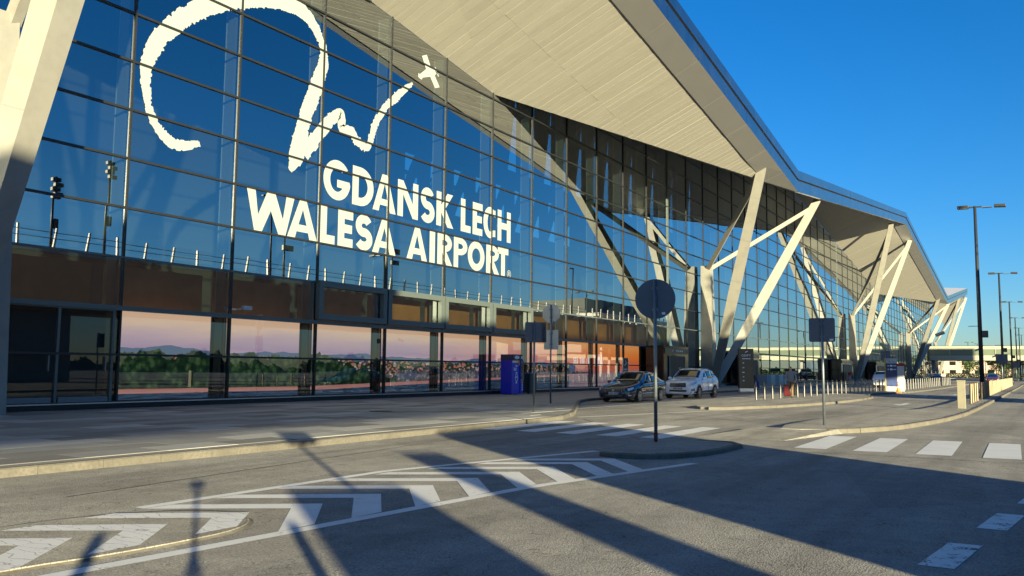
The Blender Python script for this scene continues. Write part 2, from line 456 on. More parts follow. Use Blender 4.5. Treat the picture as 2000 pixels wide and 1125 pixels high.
# ------------------------------------------------------------------ ground, roads
struct(mk('ground', [(-2500, -2500, -.03), (4000, -2500, -.03), (4000, 2500, -.03), (-2500, 2500, -.03)], [(0, 1, 2, 3)], 'asphalt'))
struct(mk('road', [(-150, -16, 0), (420, -16, 0), (420, 27, 0), (-150, 27, 0)], [(0, 1, 2, 3)], 'asphalt'))
KH = .115
# pavement in front of the terminal
pav = [(-60, 12.33), (11, 12.24), (18.3, 12.36), (23.6, 12.66), (25.9, 13.47), (36.2, 18.47), (38.2, 19.06), (40, 19.31), (340, 19.4), (340, 27), (-60, 27)]
sidewalk = struct(MB().add(polyg(pav, -.02, KH)).obj('sidewalk', 'paving'))
def kerb_run(parent, pts, w=.22, h=.13, step=1.0, z=0., drop=None, inside=1):
    """row of separate kerb stones along a polyline (left side = inside)"""
    segs = []
    for a, b in zip(pts, pts[1:]):
        L = math.dist(a, b); n = max(1, round(L / step))
        for i in range(n):
            t0, t1 = i / n, (i + 1) / n
            segs.append(((a[0] + (b[0] - a[0]) * t0, a[1] + (b[1] - a[1]) * t0), (a[0] + (b[0] - a[0]) * t1, a[1] + (b[1] - a[1]) * t1)))
    for a, b in segs:
        d = Vector((b[0] - a[0], b[1] - a[1])); L = d.length; d /= L; nrm = Vector((-d.y, d.x)) * inside
        a2 = Vector(a) + d * .006; b2 = Vector(b) - d * .006
        hh = h + random.uniform(-.004, .006)
        if drop: hh = drop(a[0], a[1], hh)
        o = random.uniform(-.006, .006)
        q = [a2 + nrm * o, b2 + nrm * (o + random.uniform(-.004, .004)), b2 + nrm * w, a2 + nrm * w]
        top = [q[0] + nrm * .025, q[1] + nrm * .025, q[2], q[3]]
        v = [(p.x, p.y, z - .02) for p in q] + [(p.x, p.y, z + hh - .02) for p in q] + [(p.x, p.y, z + hh) for p in top]
        f = [(8, 9, 10, 11) if inside > 0 else (11, 10, 9, 8)]
        for lo in (0, 4):
            for i in range(4):
                j = (i + 1) % 4
                f.append((lo + i, lo + j, lo + 4 + j, lo + 4 + i))
        mk('kerb_stone', v, f, 'kerb', parent)
def ldrop(x, y, h): return h + .008 if x < 14.5 else max(.05, h + .008 - (x - 14.5) * .03) if x < 18 else .05
def ldrop2(x, y, h): return h + .008
kerb_run(sidewalk, [(-6, 12.22), (11, 12.12), (18.3, 12.24), (23.6, 12.54), (26.0, 13.37), (36.3, 18.36), (38.3, 18.95), (40.1, 19.2), (70, 19.2)], .13, .118, 1.0, 0, ldrop2)
# individual granite slabs of the near pavement
gx, gy = 1.5, .78
for i in range(18):
    for j in range(16):
        x0 = 2.0 + i * gx + (gx / 2 if j % 2 else 0); y0 = 12.62 + j * gy
        if x0 > 22.6 and y0 < 13.6: continue
        if x0 > 24.5 and y0 < 13.2 + (x0 - 24.5) * .55: continue
        if y0 + gy > 26.2: continue
        g = .003; zt = KH + .010 + random.uniform(-.0006, .0006)
        tl = random.uniform(-.0003, .0003)
        v = [(x0 + g, y0 + g, KH + .001), (x0 + gx - g, y0 + g, KH + .001), (x0 + gx - g, y0 + gy - g, KH + .001), (x0 + g, y0 + gy - g, KH + .001),
             (x0 + g, y0 + g, zt + tl), (x0 + gx - g, y0 + g, zt - tl), (x0 + gx - g, y0 + gy - g, zt), (x0 + g, y0 + gy - g, zt)]
        mk('paving_slab', v, [(4, 5, 6, 7), (0, 1, 5, 4), (1, 2, 6, 5), (2, 3, 7, 6), (3, 0, 4, 7)], 'slab', sidewalk)

# traffic islands
def smooth_loop(pts, it=2):
    for _ in range(it):
        q = []
        for i in range(len(pts)):
            a, b = pts[i], pts[(i + 1) % len(pts)]
            q += [(a[0] * .75 + b[0] * .25, a[1] * .75 + b[1] * .25), (a[0] * .25 + b[0] * .75, a[1] * .25 + b[1] * .75)]
        pts = q
    return pts
def island(name, pts, h=.12, it=1, mat='asphalt_island', kw=.13, keep=None):
    """kerbed island: kerb stones round a filled top"""
    lp = smooth_loop(pts, it) if it else pts
    n = len(lp); ar = sum(lp[i][0] * lp[(i + 1) % n][1] - lp[(i + 1) % n][0] * lp[i][1] for i in range(n))
    if ar < 0: lp = lp[::-1]
    inner = []
    for i in range(n):
        a, b, c = Vector(lp[i - 1]), Vector(lp[i]), Vector(lp[(i + 1) % n])
        d = (c - a).normalized(); nr = Vector((-d.y, d.x)); p = b + nr * (kw - .02); inner.append((p.x, p.y))
    o = struct(MB().add(polyg(inner, -.02, h - .012)).obj(name, mat))
    if ar < 0: pass
    for a, b in zip(lp, lp[1:] + [lp[0]]):
        if keep is None or keep(a, b): kerb_run(o, [a, b], kw, h, 1.0)
    return o
isl1 = island('refuge_island', [(14.2, 6.95), (13.9, 6.2), (14.4, 5.5), (15.6, 5.1), (17.9, 5.1), (18.0, 6.6), (16.4, 7.0)], .085, 1, kw=.14, keep=lambda a, b: b[0] > a[0] - .25)
isl3 = island('median_island', [(22.3, 6.0), (22.2, 4.75), (24.0, 3.6), (27, 2.9), (33, 2.25), (42, 2.05), (130, 1.3), (230, 1.2), (230, 3.3), (130, 3.5), (60, 3.7), (40, 3.75), (32, 5.1), (28.4, 5.9)], .12, 1, keep=lambda a, b: b[0] > a[0] and a[0] > 22.6)
isl2 = island('bollard_island', [(33.6, 11.9), (33.2, 10.9), (35.5, 9.9), (39, 9.05), (44, 8.3), (52, 8.1), (56.4, 8.4), (57.5, 9.0), (64, 9.6), (70, 8.2), (90, 7.6), (160, 7.6), (160, 9.4), (110, 9.6), (80, 10.2), (60, 11.9), (44, 12.7), (36, 12.6)], .12, 1, keep=lambda a, b: b[0] > a[0] or a[1] < 11.6)
rmp = mk('dropped_end', [(19.6, 4.9, .003), (22.9, 4.32, .111), (22.45, 6.2, .111), (19.4, 6.9, .003), (22.9, 4.2, .003)], [(0, 1, 2, 3), (0, 4, 1)], 'asphalt_island', isl3)

# painted mound with chevrons
mound_pts = smooth_loop([(-4, 8.6), (4.6, 8.4), (5.5, 8.2), (6.25, 7.6), (6.25, 6.9), (5.7, 6.45), (4.9, 6.42), (4.2, 6.48), (3.7, 6.6), (-4, 7.5)], 2)
mound = MB().add(polyg(mound_pts, -.01, .03)).obj('painted_mound', 'asphalt_island'); struct(mound)
mcx = sum(p[0] for p in mound_pts) / len(mound_pts); mcy = sum(p[1] for p in mound_pts) / len(mound_pts)
ring = []
for i in range(len(mound_pts)): ring.append(mound_pts[i])
rv = []; rf = []
for (x, y) in mound_pts:
    d = Vector((x - mcx, y - mcy)).normalized()
    rv += [(x + d.x * .05, y + d.y * .05, .002), (x - d.x * .03, y - d.y * .03, .033)]
nr_ = len(mound_pts)
for i in range(nr_):
    j = (i + 1) % nr_; rf.append((2 * i, 2 * j, 2 * j + 1, 2 * i + 1))
mk('edge_strip', rv, rf, 'kerb', mound)

markings = struct(bpy.data.objects.new('road_markings', None)); COL.objects.link(markings)
def topy(x): return 8.42 if x < 10.2 else 8.42 - (x - 10.2) * .245
def boty(x): return 6.42 - (x - 3.) * .078 if x < 10 else 5.87 - (x - 10) * .2
def line_strip(name, fn, x0, x1, w, z, mat, n=24):
    v = []; f = []
    for i in range(n + 1):
        x = x0 + (x1 - x0) * i / n; y = fn(x); v += [(x, y - w / 2, z), (x, y + w / 2, z)]
    for i in range(n): f.append((2 * i, 2 * i + 2, 2 * i + 3, 2 * i + 1))
    return mk(name, v, f, mat, markings)
line_strip('edge_line', lambda x: topy(x), 6.0, 15.0, .16, .004, 'paint')
line_strip('edge_line', lambda x: boty(x) - .12, -1., 14.0, .17, .004, 'paint')
apex = [(-.35, 7.6), (.63, 7.55), (1.62, 7.5), (2.6, 7.45), (3.58, 7.38), (4.56, 7.31), (5.45, 7.2), (6.35, 7.08), (7.35, 7.0), (8.31, 6.95), (9.31, 6.9), (10.28, 6.83), (11.26, 6.73), (12.15, 6.63), (13.09, 6.5), (13.9, 6.37)]
for k, (ax, ay) in enumerate(apex):
    z = .0345 if ax < 6.6 else .0045
    iy = ay + .05; ix = ax - .44
    up_end = topy(ax - .9) - .1; lo_end = boty(ax - 1.) + .0
    if z > .03: up_end = min(up_end, 8.15); lo_end = max(lo_end, 6.56 if ax > 3.5 else 6.75 if ax>1 else 7.1)
    du = (-1.02 / 1.33); dl = (.8 / .68)
    p_up = (ax + du * (up_end - ay), up_end); p_upi = (ix + du * (up_end - iy) + .06, up_end)
    p_lo = (ax + dl * (lo_end - ay), lo_end); p_loi = (ix + dl * (lo_end - iy) + .02, lo_end)
    v = [(ax, ay, z), (p_up[0], p_up[1], z), (p_upi[0], p_upi[1], z), (ix, iy, z), (p_loi[0], p_loi[1], z), (p_lo[0], p_lo[1], z)]
    mk('chevron', v, [(0, 1, 2, 3), (0, 3, 4, 5)], 'paint_cracked' if z > .03 else 'paint', markings)
# zebra crossings
zeb1 = struct(bpy.data.objects.new('crosswalk', None)); COL.objects.link(zeb1)
for i in range(5):
    y0 = 12.32 - i * 1.11
    mk('stripe', [(18.55, y0 - .56, .004), (23.0, y0 - .52, .004), (23.05, y0 + .02, .004), (18.6, y0, .004)], [(0, 1, 2, 3)], 'paint_fresh', zeb1)
zeb2 = struct(bpy.data.objects.new('crosswalk', None)); COL.objects.link(zeb2)
for i in range(6):
    y0 = 4.28 - i * 1.13
    mk('stripe', [(18.15, y0 - .62, .004), (22.05, y0 - .55, .004), (22.0, y0 + .05, .004), (18.1, y0, .004)], [(0, 1, 2, 3)], 'paint_fresh', zeb2)
for (xa, xb, ya, yb) in [(7.76, 8.93, .61, .88), (9.92, 11.08, .3, .57), (12.05, 13.25, -.02, .25), (5.6, 6.75, .92, 1.18)]:
    s_ = -.14
    mk('dash', [(xa, ya, .004), (xb, ya + s_, .004), (xb, yb + s_, .004), (xa, yb, .004)], [(0, 1, 2, 3)], 'paint_worn', markings)
# lay-by line and lane line, arrows
mk('layby_line', [(29.5, 15.55, .004), (60, 14.75, .004), (60, 14.9, .004), (29.5, 15.7, .004)], [(0, 1, 2, 3)], 'paint', markings)
mk('lane_line', [(25.2, 12.75, .004), (34.5, 10.2, .004), (34.5, 10.36, .004), (25.2, 12.92, .004)], [(0, 1, 2, 3)], 'paint_fresh', markings)
def arrow(x, y, s=1., rz=math.pi):
    pts = [(-2, -.1), (.3, -.1), (.3, -.45), (1.8, 0), (.3, .45), (.3, .1), (-2, .1)]
    c, s2 = math.cos(rz), math.sin(rz)
    sheet('direction_arrow', [(x + s * (c * a - s2 * b), y + s * (s2 * a + c * b)) for a, b in pts], .0045, 'paint_fresh', markings)
arrow(46, 5.6, 1.); arrow(64, 6.4, 1.); arrow(69, 5.0, 1.); arrow(60, .4, 1., 0)
for k in range(6):
    x = 70 + k * 12; mk('lane_dash', [(x, .45, .004), (x + 5, .4, .004), (x + 5, .55, .004), (x, .6, .004)], [(0, 1, 2, 3)], 'paint_fresh', markings)
# drain covers and seams
def drain(x, y, rx, ry, z, mat='rust', nm='drain_cover', parent=None):
    n = 20; v = [(x + rx * math.cos(6.2832 * i / n), y + ry * math.sin(6.2832 * i / n), z) for i in range(n)]
    o = mk(nm, v, [tuple(range(n))], mat, parent if parent else markings)
    for k in range(-3, 4):
        yy = y + k * ry * .22; hw = rx * math.sqrt(max(0, 1 - (k * .22) ** 2)) * .8
        mk('grate_bar', [(x - hw, yy - .012, z + .004), (x + hw, yy - .012, z + .004), (x + hw, yy + .012, z + .004), (x - hw, yy + .012, z + .004)], [(0, 1, 2, 3)], 'black', o)
drain(21.2, 5.55, .42, .30, .005); drain(21.9, 18.4, .4, .4, KH + .02, 'rust'); drain(24, 16.6, .7, .7, KH + .0215, 'galv'); drain(35.4, 12.75, .35, .35, .005, 'black')
for (a, b) in [((18.0, 7.6), (24.5, 12.3)), ((24.0, 12.4), (29, 6.2)), ((17.2, 4.6), (17.6, -4)), ((23.2, 3.2), (23.8, -4)), ((29, 6.2), (60, 4.2)), ((6., 9.8), (17, 11.2))]:
    d = Vector((b[0] - a[0], b[1] - a[1])).normalized(); nn = Vector((-d.y, d.x)) * .02
    mk('tar_seam', [(a[0] - nn.x, a[1] - nn.y, .0035), (b[0] - nn.x, b[1] - nn.y, .0035), (b[0] + nn.x, b[1] + nn.y, .0035), (a[0] + nn.x, a[1] + nn.y, .0035)], [(0, 1, 2, 3)], 'black', markings)

# ------------------------------------------------------------------ terminal building
D = 26.6
BAY = 4.66; X0 = 17.85
term = thing('terminal_building', 'glass fronted airport terminal with a folded roof zigzagging above the pavement', 'building', (0, D, 0))
def T(v): return (v[0], v[1] - D, v[2])
class TP(MB):
    def obj(s, name, mat, parent=None, smooth=False): return mk(name, [T(v) for v in s.v], s.f, mat, parent, smooth)
wall = empty_part('curtain_wall', term)
roof = empty_part('roof', term)
GV = [(-90, 17.6), (-16, 25.2), (41.3, 17.7), (115.5, 25.4), (188, 17.5), (263, 25.3), (338, 17.8)]
EV = [(-61, 17.4), (13.5, 25.6), (75.5, 17.15), (151, 25.7), (226, 17.8), (300, 26.0)]
def lin(P, x):
    if x <= P[0][0]: return P[0][1]
    for a, b in zip(P, P[1:]):
        if x <= b[0]: return a[1] + (b[1] - a[1]) * (x - a[0]) / (b[0] - a[0])
    return P[-1][1]
zg = lambda x: lin(GV, x); ze = lambda x: lin(EV, x)
YE = 17.0; YB = 18.55
ROWS = [.32, 1.92, 3.5] + [5.25 + 1.733 * i for i in range(13)]
NB0, NB1 = -4, 58
XA, XB = X0 + NB0 * BAY, X0 + NB1 * BAY
panes = []
for n in range(NB0, NB1):
    xa, xb = X0 + n * BAY + .035, X0 + (n + 1) * BAY - .035
    for r in range(len(ROWS) - 1):
        za, zb = ROWS[r] + .035, ROWS[r + 1] - .035
        poly = [(xa, za), (xb, za), (xb, zb), (xa, zb)]
        # clip under the roof line (split at a kink inside the bay)
        ga, gb = zg(xa), zg(xb)
        if min(ga, gb) < zb:
            m_ = (gb - ga) / (xb - xa); poly = clip(poly, -m_, 1, ga - m_ * xa - .02)
        if len(poly) < 3: continue
        cx = sum(p[0] for p in poly) / len(poly); cz = sum(p[1] for p in poly) / len(poly)
        area = abs(sum(poly[i][0] * poly[(i + 1) % len(poly)][1] - poly[(i + 1) % len(poly)][0] * poly[i][1] for i in range(len(poly)))) / 2
        depth = cx * .86 + D * .51
        px = 1000 + 1666 * (cx * .51 - D * .86) / depth; py = 720 - 1666 * (cz - 1.5) / depth * 1.0
        vis = -60 < px < 2000 and py > -120
        sz = area * D / depth ** 3 if vis else 0
        panes.append((sz, n, r, poly, cx, cz))
panes.sort(key=lambda p: -p[0])
rest = TP()
for i, (sz, n, r, poly, cx, cz) in enumerate(panes):
    sg = .0010 if n < 8 else .0013
    a, b = random.gauss(0, sg), random.gauss(0, sg)
    pts = [(x, D + a * (x - cx) + b * (z - cz), z) for x, z in poly]
    fc = [tuple(range(len(pts)))]
    if i < 285 and sz > 0:
        mat = 'door_glass' if r < 2 and n < 0 else 'glass_low' if r < 2 and n < 10 else 'glass' if n < 11 else 'glass_far'
        mk('glass_pane', [T(p) for p in pts], fc, mat, wall)
    else: rest.add((pts, fc))
o = rest.obj('distant_panes', 'glass_far', wall); o['kind'] = 'stuff'
# mullions, transoms, interior fins
for n in range(NB0, NB1 + 1):
    x = X0 + n * BAY; zt = zg(x) - .03
    joint = n in (11, 27, 46)
    w = .30 if joint else .075
    TP().box((x, D + .02, (zt + .2) / 2 + .1), (w, .16, zt - .2)).obj('mullion', 'mullion_trim' if joint else 'mullion', wall)
    if n < 26:
        fn = TP().box((x - .02, D + .50, (zt + 3.5) / 2), (.1, .5, zt - 3.5)).obj('steel_fin', 'fin_dark', wall); TP().box((x - .02, D + .78, (zt + 3.5) / 2), (.12, .05, zt - 3.5)).obj('fin_flange', 'fin_grey', wall)
        TP().box((x - .05, D + .75, 1.85), (.5, .5, 3.3)).obj('pillar', 'black_gloss', wall)
for r, z in enumerate(ROWS):
    ivs = []; cur = None
    x = XA
    while x <= XB:
        ok = zg(x) > z + .05
        if ok and cur is None: cur = x
        if not ok and cur is not None: ivs.append((cur, x)); cur = None
        x += .5
    if cur is not None: ivs.append((cur, XB))
    for a, b in ivs:
        h = .16 if r == 2 else .075
        TP().box(((a + b) / 2, D - .005 + (0 if r != 2 else -.02), z), (b - a, .13 if r != 2 else .2, h)).obj('transom', 'mullion_trim' if r in (2, 3) else 'mullion', wall)
TP().box(((XA + XB) / 2, D + .02, .21), (XB - XA, .3, .17)).obj('plinth', 'black', wall)
TP().box(((XA + XB) / 2, D - .06, .31), (XB - XA, .26, .035)).obj('sill_strip', 'alu', wall)
TP().box((22, D + 1.0, 5.78), (24, .06, .07)).box((22, D + 1.0, 5.5), (24, .05, .05)).obj('handrail', 'alu', wall)
# projecting window frames above the display panels
for n in (2, 3, 4, 5):
    x0, x1 = X0 + n * BAY - .1, X0 + (n + 1) * BAY - .22
    fr = TP(); z0, z1 = 3.62, 5.32; w = .26; yc = D - .17
    fr.box(((x0 + x1) / 2, yc, z0 + w / 2), (x1 - x0, .24, w)).box(((x0 + x1) / 2, yc, z1 - w / 2), (x1 - x0, .24, w))
    fr.box((x0 + w / 2, yc, (z0 + z1) / 2), (w, .236, z1 - z0 - 2 * w)).box((x1 - w / 2, yc, (z0 + z1) / 2), (w, .236, z1 - z0 - 2 * w))
    fr.obj('window_frame', 'mullion_trim', wall)
TP().box((11.7, D + .3, 1.8), (11.6, .1, 3.2)).obj('dark_backing', 'interior_dark', term)
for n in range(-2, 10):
    TP().box((X0 + (n + .5) * BAY - .12, D + 1.25, 4.35), (BAY - .5, .06, 1.5)).obj('added_brown_board', 'added_brown', wall)  # boards added to give this glass row its brown tone
# interior: floor, dark rear wall, trusses with daylight between, ceiling
MB().box
TP().box(((XA + XB) / 2, D + 12, .16), (XB - XA, 23, .06)).obj('hall_floor', 'interior_floor', term)
TP().box(((XA + XB) / 2, D + 4.5, 3.45), (XB - XA, 6.0, .3)).obj('mezzanine_floor', 'interior_mid', term)
TP().box(((XA + XB) / 2, D + 4.6, 1.8), (XB - XA, .2, 3.1)).obj('shop_wall', 'interior_dark', term)
rw = TP().box(((XA + XB) / 2, D + 20, 8), (XB - XA, .5, 16)).box(((XA + 56) / 2, D + 20, 18.5), (56 - XA, .5, 5)).box(((92 + XB) / 2, D + 20, 18.5), (XB - 92, .5, 5)).box(((XA + XB) / 2, D + 20, 21.5), (XB - XA, .5, 1.8)).obj('rear_wall', 'interior_mid', term)
tr = empty_part('rear_truss', term)
def webs(x0, n, step, z0, z1, wa, wb):
    for k in range(n):
        xx = x0 + k * step
        q = TP()
        q.add(beamg([((xx, D + 20, z0), wa, .5), ((xx, D + 20, z1), wa, .5)], (1, 0, 0)))
        q.add(beamg([((xx + step * .25, D + 20.55, z0), wb, .5), ((xx + step * .95, D + 20.55, z1), wb, .5)], (1, 0, 0)))
        q.obj('truss_web', 'truss_dark', tr)
webs(74, 15, 3.9, 21.5, 36, 1.5, .8)
webs(57, 10, 3.7, 15.5, 20.6, 1.3, .7)
TP().box((74, D + 19.6, 18.6), (36, .2, .35)).obj('truss_chord', 'truss_dark', tr)
TP().box((95, D + 20, 29), (70, .6, .7)).box(((XA + XB) / 2, D + 20, 34.6), (XB - XA, .6, 3.4)).box((30, D + 20, 27.5), (88, .5, 13)).box((225, D + 20, 28), (186, .5, 14)).obj('truss_chord', 'truss_dark', tr)
bk = TP()
xs = sorted(set([XA, XB] + [g[0] for g in GV if XA < g[0] < XB]))
for a, b in zip(xs, xs[1:]):
    bk.add(([(a, D + .1, zg(a) + .05), (b, D + .1, zg(b) + .05), (b, D + 20.3, 36.2), (a, D + 20.3, 36.2)], [(0, 1, 2, 3)]))
bk.obj('hall_ceiling', 'interior_dark', term)
# ---- roof: folded soffit, edge band, fascia, top sheet
tris = []
G2 = GV[1:-1] if False else GV
ev = [(x, YE, z) for x, z in EV]; gv = [(x, D, z) for x, z in GV]
for i in range(len(EV)):
    tris.append((gv[i], gv[i + 1], ev[i]))
    if i + 1 < len(EV): tris.append((ev[i], ev[i + 1], gv[i + 1]))
def plane_z(t, x, y):
    (x1, y1, z1), (x2, y2, z2), (x3, y3, z3) = t
    d = (y2 - y3) * (x1 - x3) + (x3 - x2) * (y1 - y3)
    a = ((y2 - y3) * (x - x3) + (x3 - x2) * (y - y3)) / d; b = ((y3 - y1) * (x - x3) + (x1 - x3) * (y - y3)) / d
    return a * z1 + b * z2 + (1 - a - b) * z3
def zsoff(x, y):
    for t in tris:
        (x1, y1, _), (x2, y2, _), (x3, y3, _) = t
        d = (y2 - y3) * (x1 - x3) + (x3 - x2) * (y1 - y3)
        a = ((y2 - y3) * (x - x3) + (x3 - x2) * (y - y3)) / d; b = ((y3 - y1) * (x - x3) + (x1 - x3) * (y - y3)) / d
        if a >= -1e-6 and b >= -1e-6 and a + b <= 1 + 1e-6: return plane_z(t, x, y)
    return ze(x)
soff = empty_part('soffit', term); soff.name = 'soffit'
far_soff = TP(); npan = 0
for ti, t in enumerate(tris):
    xs = [p[0] for p in t]; lo, hi = min(xs), max(xs)
    step = .56 if lo < 80 and hi > 5 else 2.4
    k0 = math.floor(lo / step); k1 = math.ceil(hi / step)
    for k in range(k0, k1):
        poly = [(p[0], p[1]) for p in t]
        poly = clip(poly, -1, 0, -(k * step + .012)); poly = clip(poly, 1, 0, (k + 1) * step - .012) if len(poly) > 2 else poly
        if len(poly) > 2: poly = clip(poly, 0, -1, -YB)
        if len(poly) < 3: continue
        parts = [poly]
        near = 9 < k * step < 76
        if near:
            ys = YB + 4.3
            parts = [q for q in (clip(poly, 0, 1, ys - .006), clip(poly, 0, -1, -ys - .006)) if len(q) > 2]
        for q in parts:
            off = random.uniform(-.005, .005); tl = random.uniform(-.007, .007); mx = sum(p[0] for p in q) / len(q)
            v = [(x, y, plane_z(t, x, y) + off + tl * (x - mx)) for x, y in q]
            v2 = [(x, y, z + .08) for x, y, z in v]; n = len(q)
            f = [tuple(range(n - 1, -1, -1))] + [(i, (i + 1) % n, n + (i + 1) % n, n + i) for i in range(n)]
            if near and npan < 290:
                npan += 1; mk('soffit_panel', [T(p) for p in v + v2], f, 'soffit', soff)
            else: far_soff.add((v + v2, f))
o = far_soff.obj('distant_soffit_panels', 'soffit', soff); o['kind'] = 'stuff'
# backing sheet just above the panels, and the roof's upper sheet
bks = TP()
for t in tris: bks.add(([(x, max(y, YE + .3), z + .12) for x, y, z in t], [(0, 1, 2)]))
bks.obj('soffit_backing', 'band_metal', soff)
tops = TP()
for t in tris: tops.add(([(x, y - (.02 if y < 20 else 0), z + (1.92 if y < 20 else .14)) for x, y, z in t], [(0, 1, 2)]))
tops.obj('roof_sheet', 'roof_sheet', roof)
# edge band panels and fascia panels
cuts = []
x = EV[0][0]
for a, b in zip(EV, EV[1:]):
    n = max(1, round((b[0] - a[0]) / 5.2))
    cuts += [a[0] + (b[0] - a[0]) * i / n for i in range(n)]
cuts.append(EV[-1][0])
for a, b in zip(cuts, cuts[1:]):
    g = .02; a2, b2 = a + g, b - g
    v = [(a2, YE, ze(a)), (b2, YE, ze(b)), (b2, YB - .03, zsoff(b, YB) - .05), (a2, YB - .03, zsoff(a, YB) - .05)]
    v += [(x_, y_, z_ + .1) for x_, y_, z_ in v]
    f = [(3, 2, 1, 0), (0, 1, 5, 4), (1, 2, 6, 5), (2, 3, 7, 6), (3, 0, 4, 7)]
    mk('edge_panel', [T(p) for p in v], f, 'band_metal', soff)
    for (h0, h1, yo, mat, nm) in ((.0, .98, 0, 'fascia_metal', 'fascia_panel'), (1.14, 1.9, -.06, 'fascia_metal', 'fascia_panel'), (.98, 1.14, .1, 'black', 'fascia_groove')):
        y0 = YE + yo - .003
        v = [(a2, y0, ze(a) + h0), (b2, y0, ze(b) + h0), (b2, y0, ze(b) + h1), (a2, y0, ze(a) + h1)]
        v += [(x_, y_ + .25, z_) for x_, y_, z_ in v]
        f = [(0, 1, 2, 3), (4, 5, 1, 0), (1, 5, 6, 2), (3, 2, 6, 7), (4, 0, 3, 7)]
        mk(nm, [T(p) for p in v], f, mat, roof)
box('facade_camera', (22.9, D - .5 - D, 3.82), (.42, .16, .16), 'white_plastic', term, .03)
TP().box((22.75, D - .25, 3.78), (.06, .5, .06)).obj('camera_bracket', 'alu', term)

# ---- forked columns
def column(label, xc, Aend, Bend, post_top=11.3, postx=None, yb=25.75):
    c = thing('forked_column', label, 'column', (xc, yb, KH), 0, 'forked columns carrying the roof edge')
    L = lambda p: (p[0] - xc, p[1] - yb, p[2] - KH)
    px = xc if postx is None else postx
    pl = MB().add(beamg([(L((px, 25.75, KH)), 1.25, 1.2), (L((px, 25.85, post_top)), .85, .9)], (1, 0, 0)))
    pl.obj('post', 'cream_steel', c)
    for E_, sx in ((Aend, -1), (Bend, 1)):
        b0 = Vector((xc + .35 * sx, 25.2, KH + .3)); e = Vector(E_)
        m1 = b0.lerp(e, .45)
        o = MB().add(beamg([(L(b0), .62, .7), (L(m1), .82, .9), (L(e), .64, .7)], (1, .25, 0))).obj('arm', 'cream_steel', c)
        for tt in (.14, .32, .5, .68, .86):
            q = b0.lerp(e, tt); q2 = b0.lerp(e, tt + .0015)
            w = (.62 + .2 * tt / .45 if tt < .45 else .82 - .18 * (tt - .45) / .55) + .008
            MB().add(beamg([(L(q), w, w * 1.08), (L(q2), w, w * 1.08)], (1, .25, 0))).obj('joint_line', 'band_metal', o)
        s0 = Vector((px + .3 * sx, 25.6, post_top - .25)); s1 = b0.lerp(e, .965)
        MB().add(beamg([(L(s0), .34, .36), (L(s1), .36, .38)], (1, .25, 0))).obj('strut', 'cream_steel', c)
    MB().box((0, -.35, .1), (1.5, 1.9, .2)).obj('base_block', 'cream_steel', c)
    return c
column('cream steel column at the left picture edge, nearest of the forked columns', 11.3, (3.2, 18.2, 25.0), (13.7, 18.4, 25.2), 11.9, 12.85)
column('forked cream steel column rising behind the parked white SUV', 77.2, (68, 18, 18.3), (86.4, 17.7, 18.3))
column('forked cream steel column standing behind the red bin and bollards', 151.4, (142.2, 18.1, 24.5), (160.7, 17.6, 24.3))
column('forked cream steel column beside the footbridge, behind the white parked car', 226, (216.5, 18.1, 18.7), (235.5, 17.6, 18.7))
column('farthest forked cream steel column, seen beyond the footbridge', 292, (282.5, 18.1, 24.0), (301.5, 17.6, 25.0))

# ------------------------------------------------------------------ lettering on the glass
def arc(cx, cz, rx, rz, a0, a1, n=20):
    return [(cx + rx * math.cos(math.radians(a0 + (a1 - a0) * i / n)), cz + rz * math.sin(math.radians(a0 + (a1 - a0) * i / n))) for i in range(n + 1)]
def fill_polys(polys):
    """list of (outer, [holes]) -> mesh data via 2D curve fill"""
    cu = bpy.data.curves.new('tmp', 'CURVE'); cu.dimensions = '2D'; cu.fill_mode = 'BOTH'; cu.extrude = 0
    for outer, holes in polys:
        for lp in [outer] + holes:
            sp = cu.splines.new('POLY'); sp.points.add(len(lp) - 1); sp.use_cyclic_u = True
            for p_, q in zip(sp.points, lp): p_.co = (q[0], q[1], 0, 1)
    ob = bpy.data.objects.new('tmp', cu); COL.objects.link(ob)
    dg = bpy.context.evaluated_depsgraph_get(); dg.update()
    me = bpy.data.meshes.new_from_object(ob.evaluated_get(dg))
    bpy.data.objects.remove(ob); bpy.data.curves.remove(cu)
    return me
def stroke(pts, w):
    L = []; R = []
    for i, p in enumerate(pts):
        a = Vector(pts[max(i - 1, 0)]); b = Vector(pts[min(i + 1, len(pts) - 1)]); d = (b - a).normalized(); nn = Vector((-d.y, d.x)) * (w / 2)
        L.append((p[0] + nn.x, p[1] + nn.y)); R.append((p[0] - nn.x, p[1] - nn.y))
    return L + R[::-1]
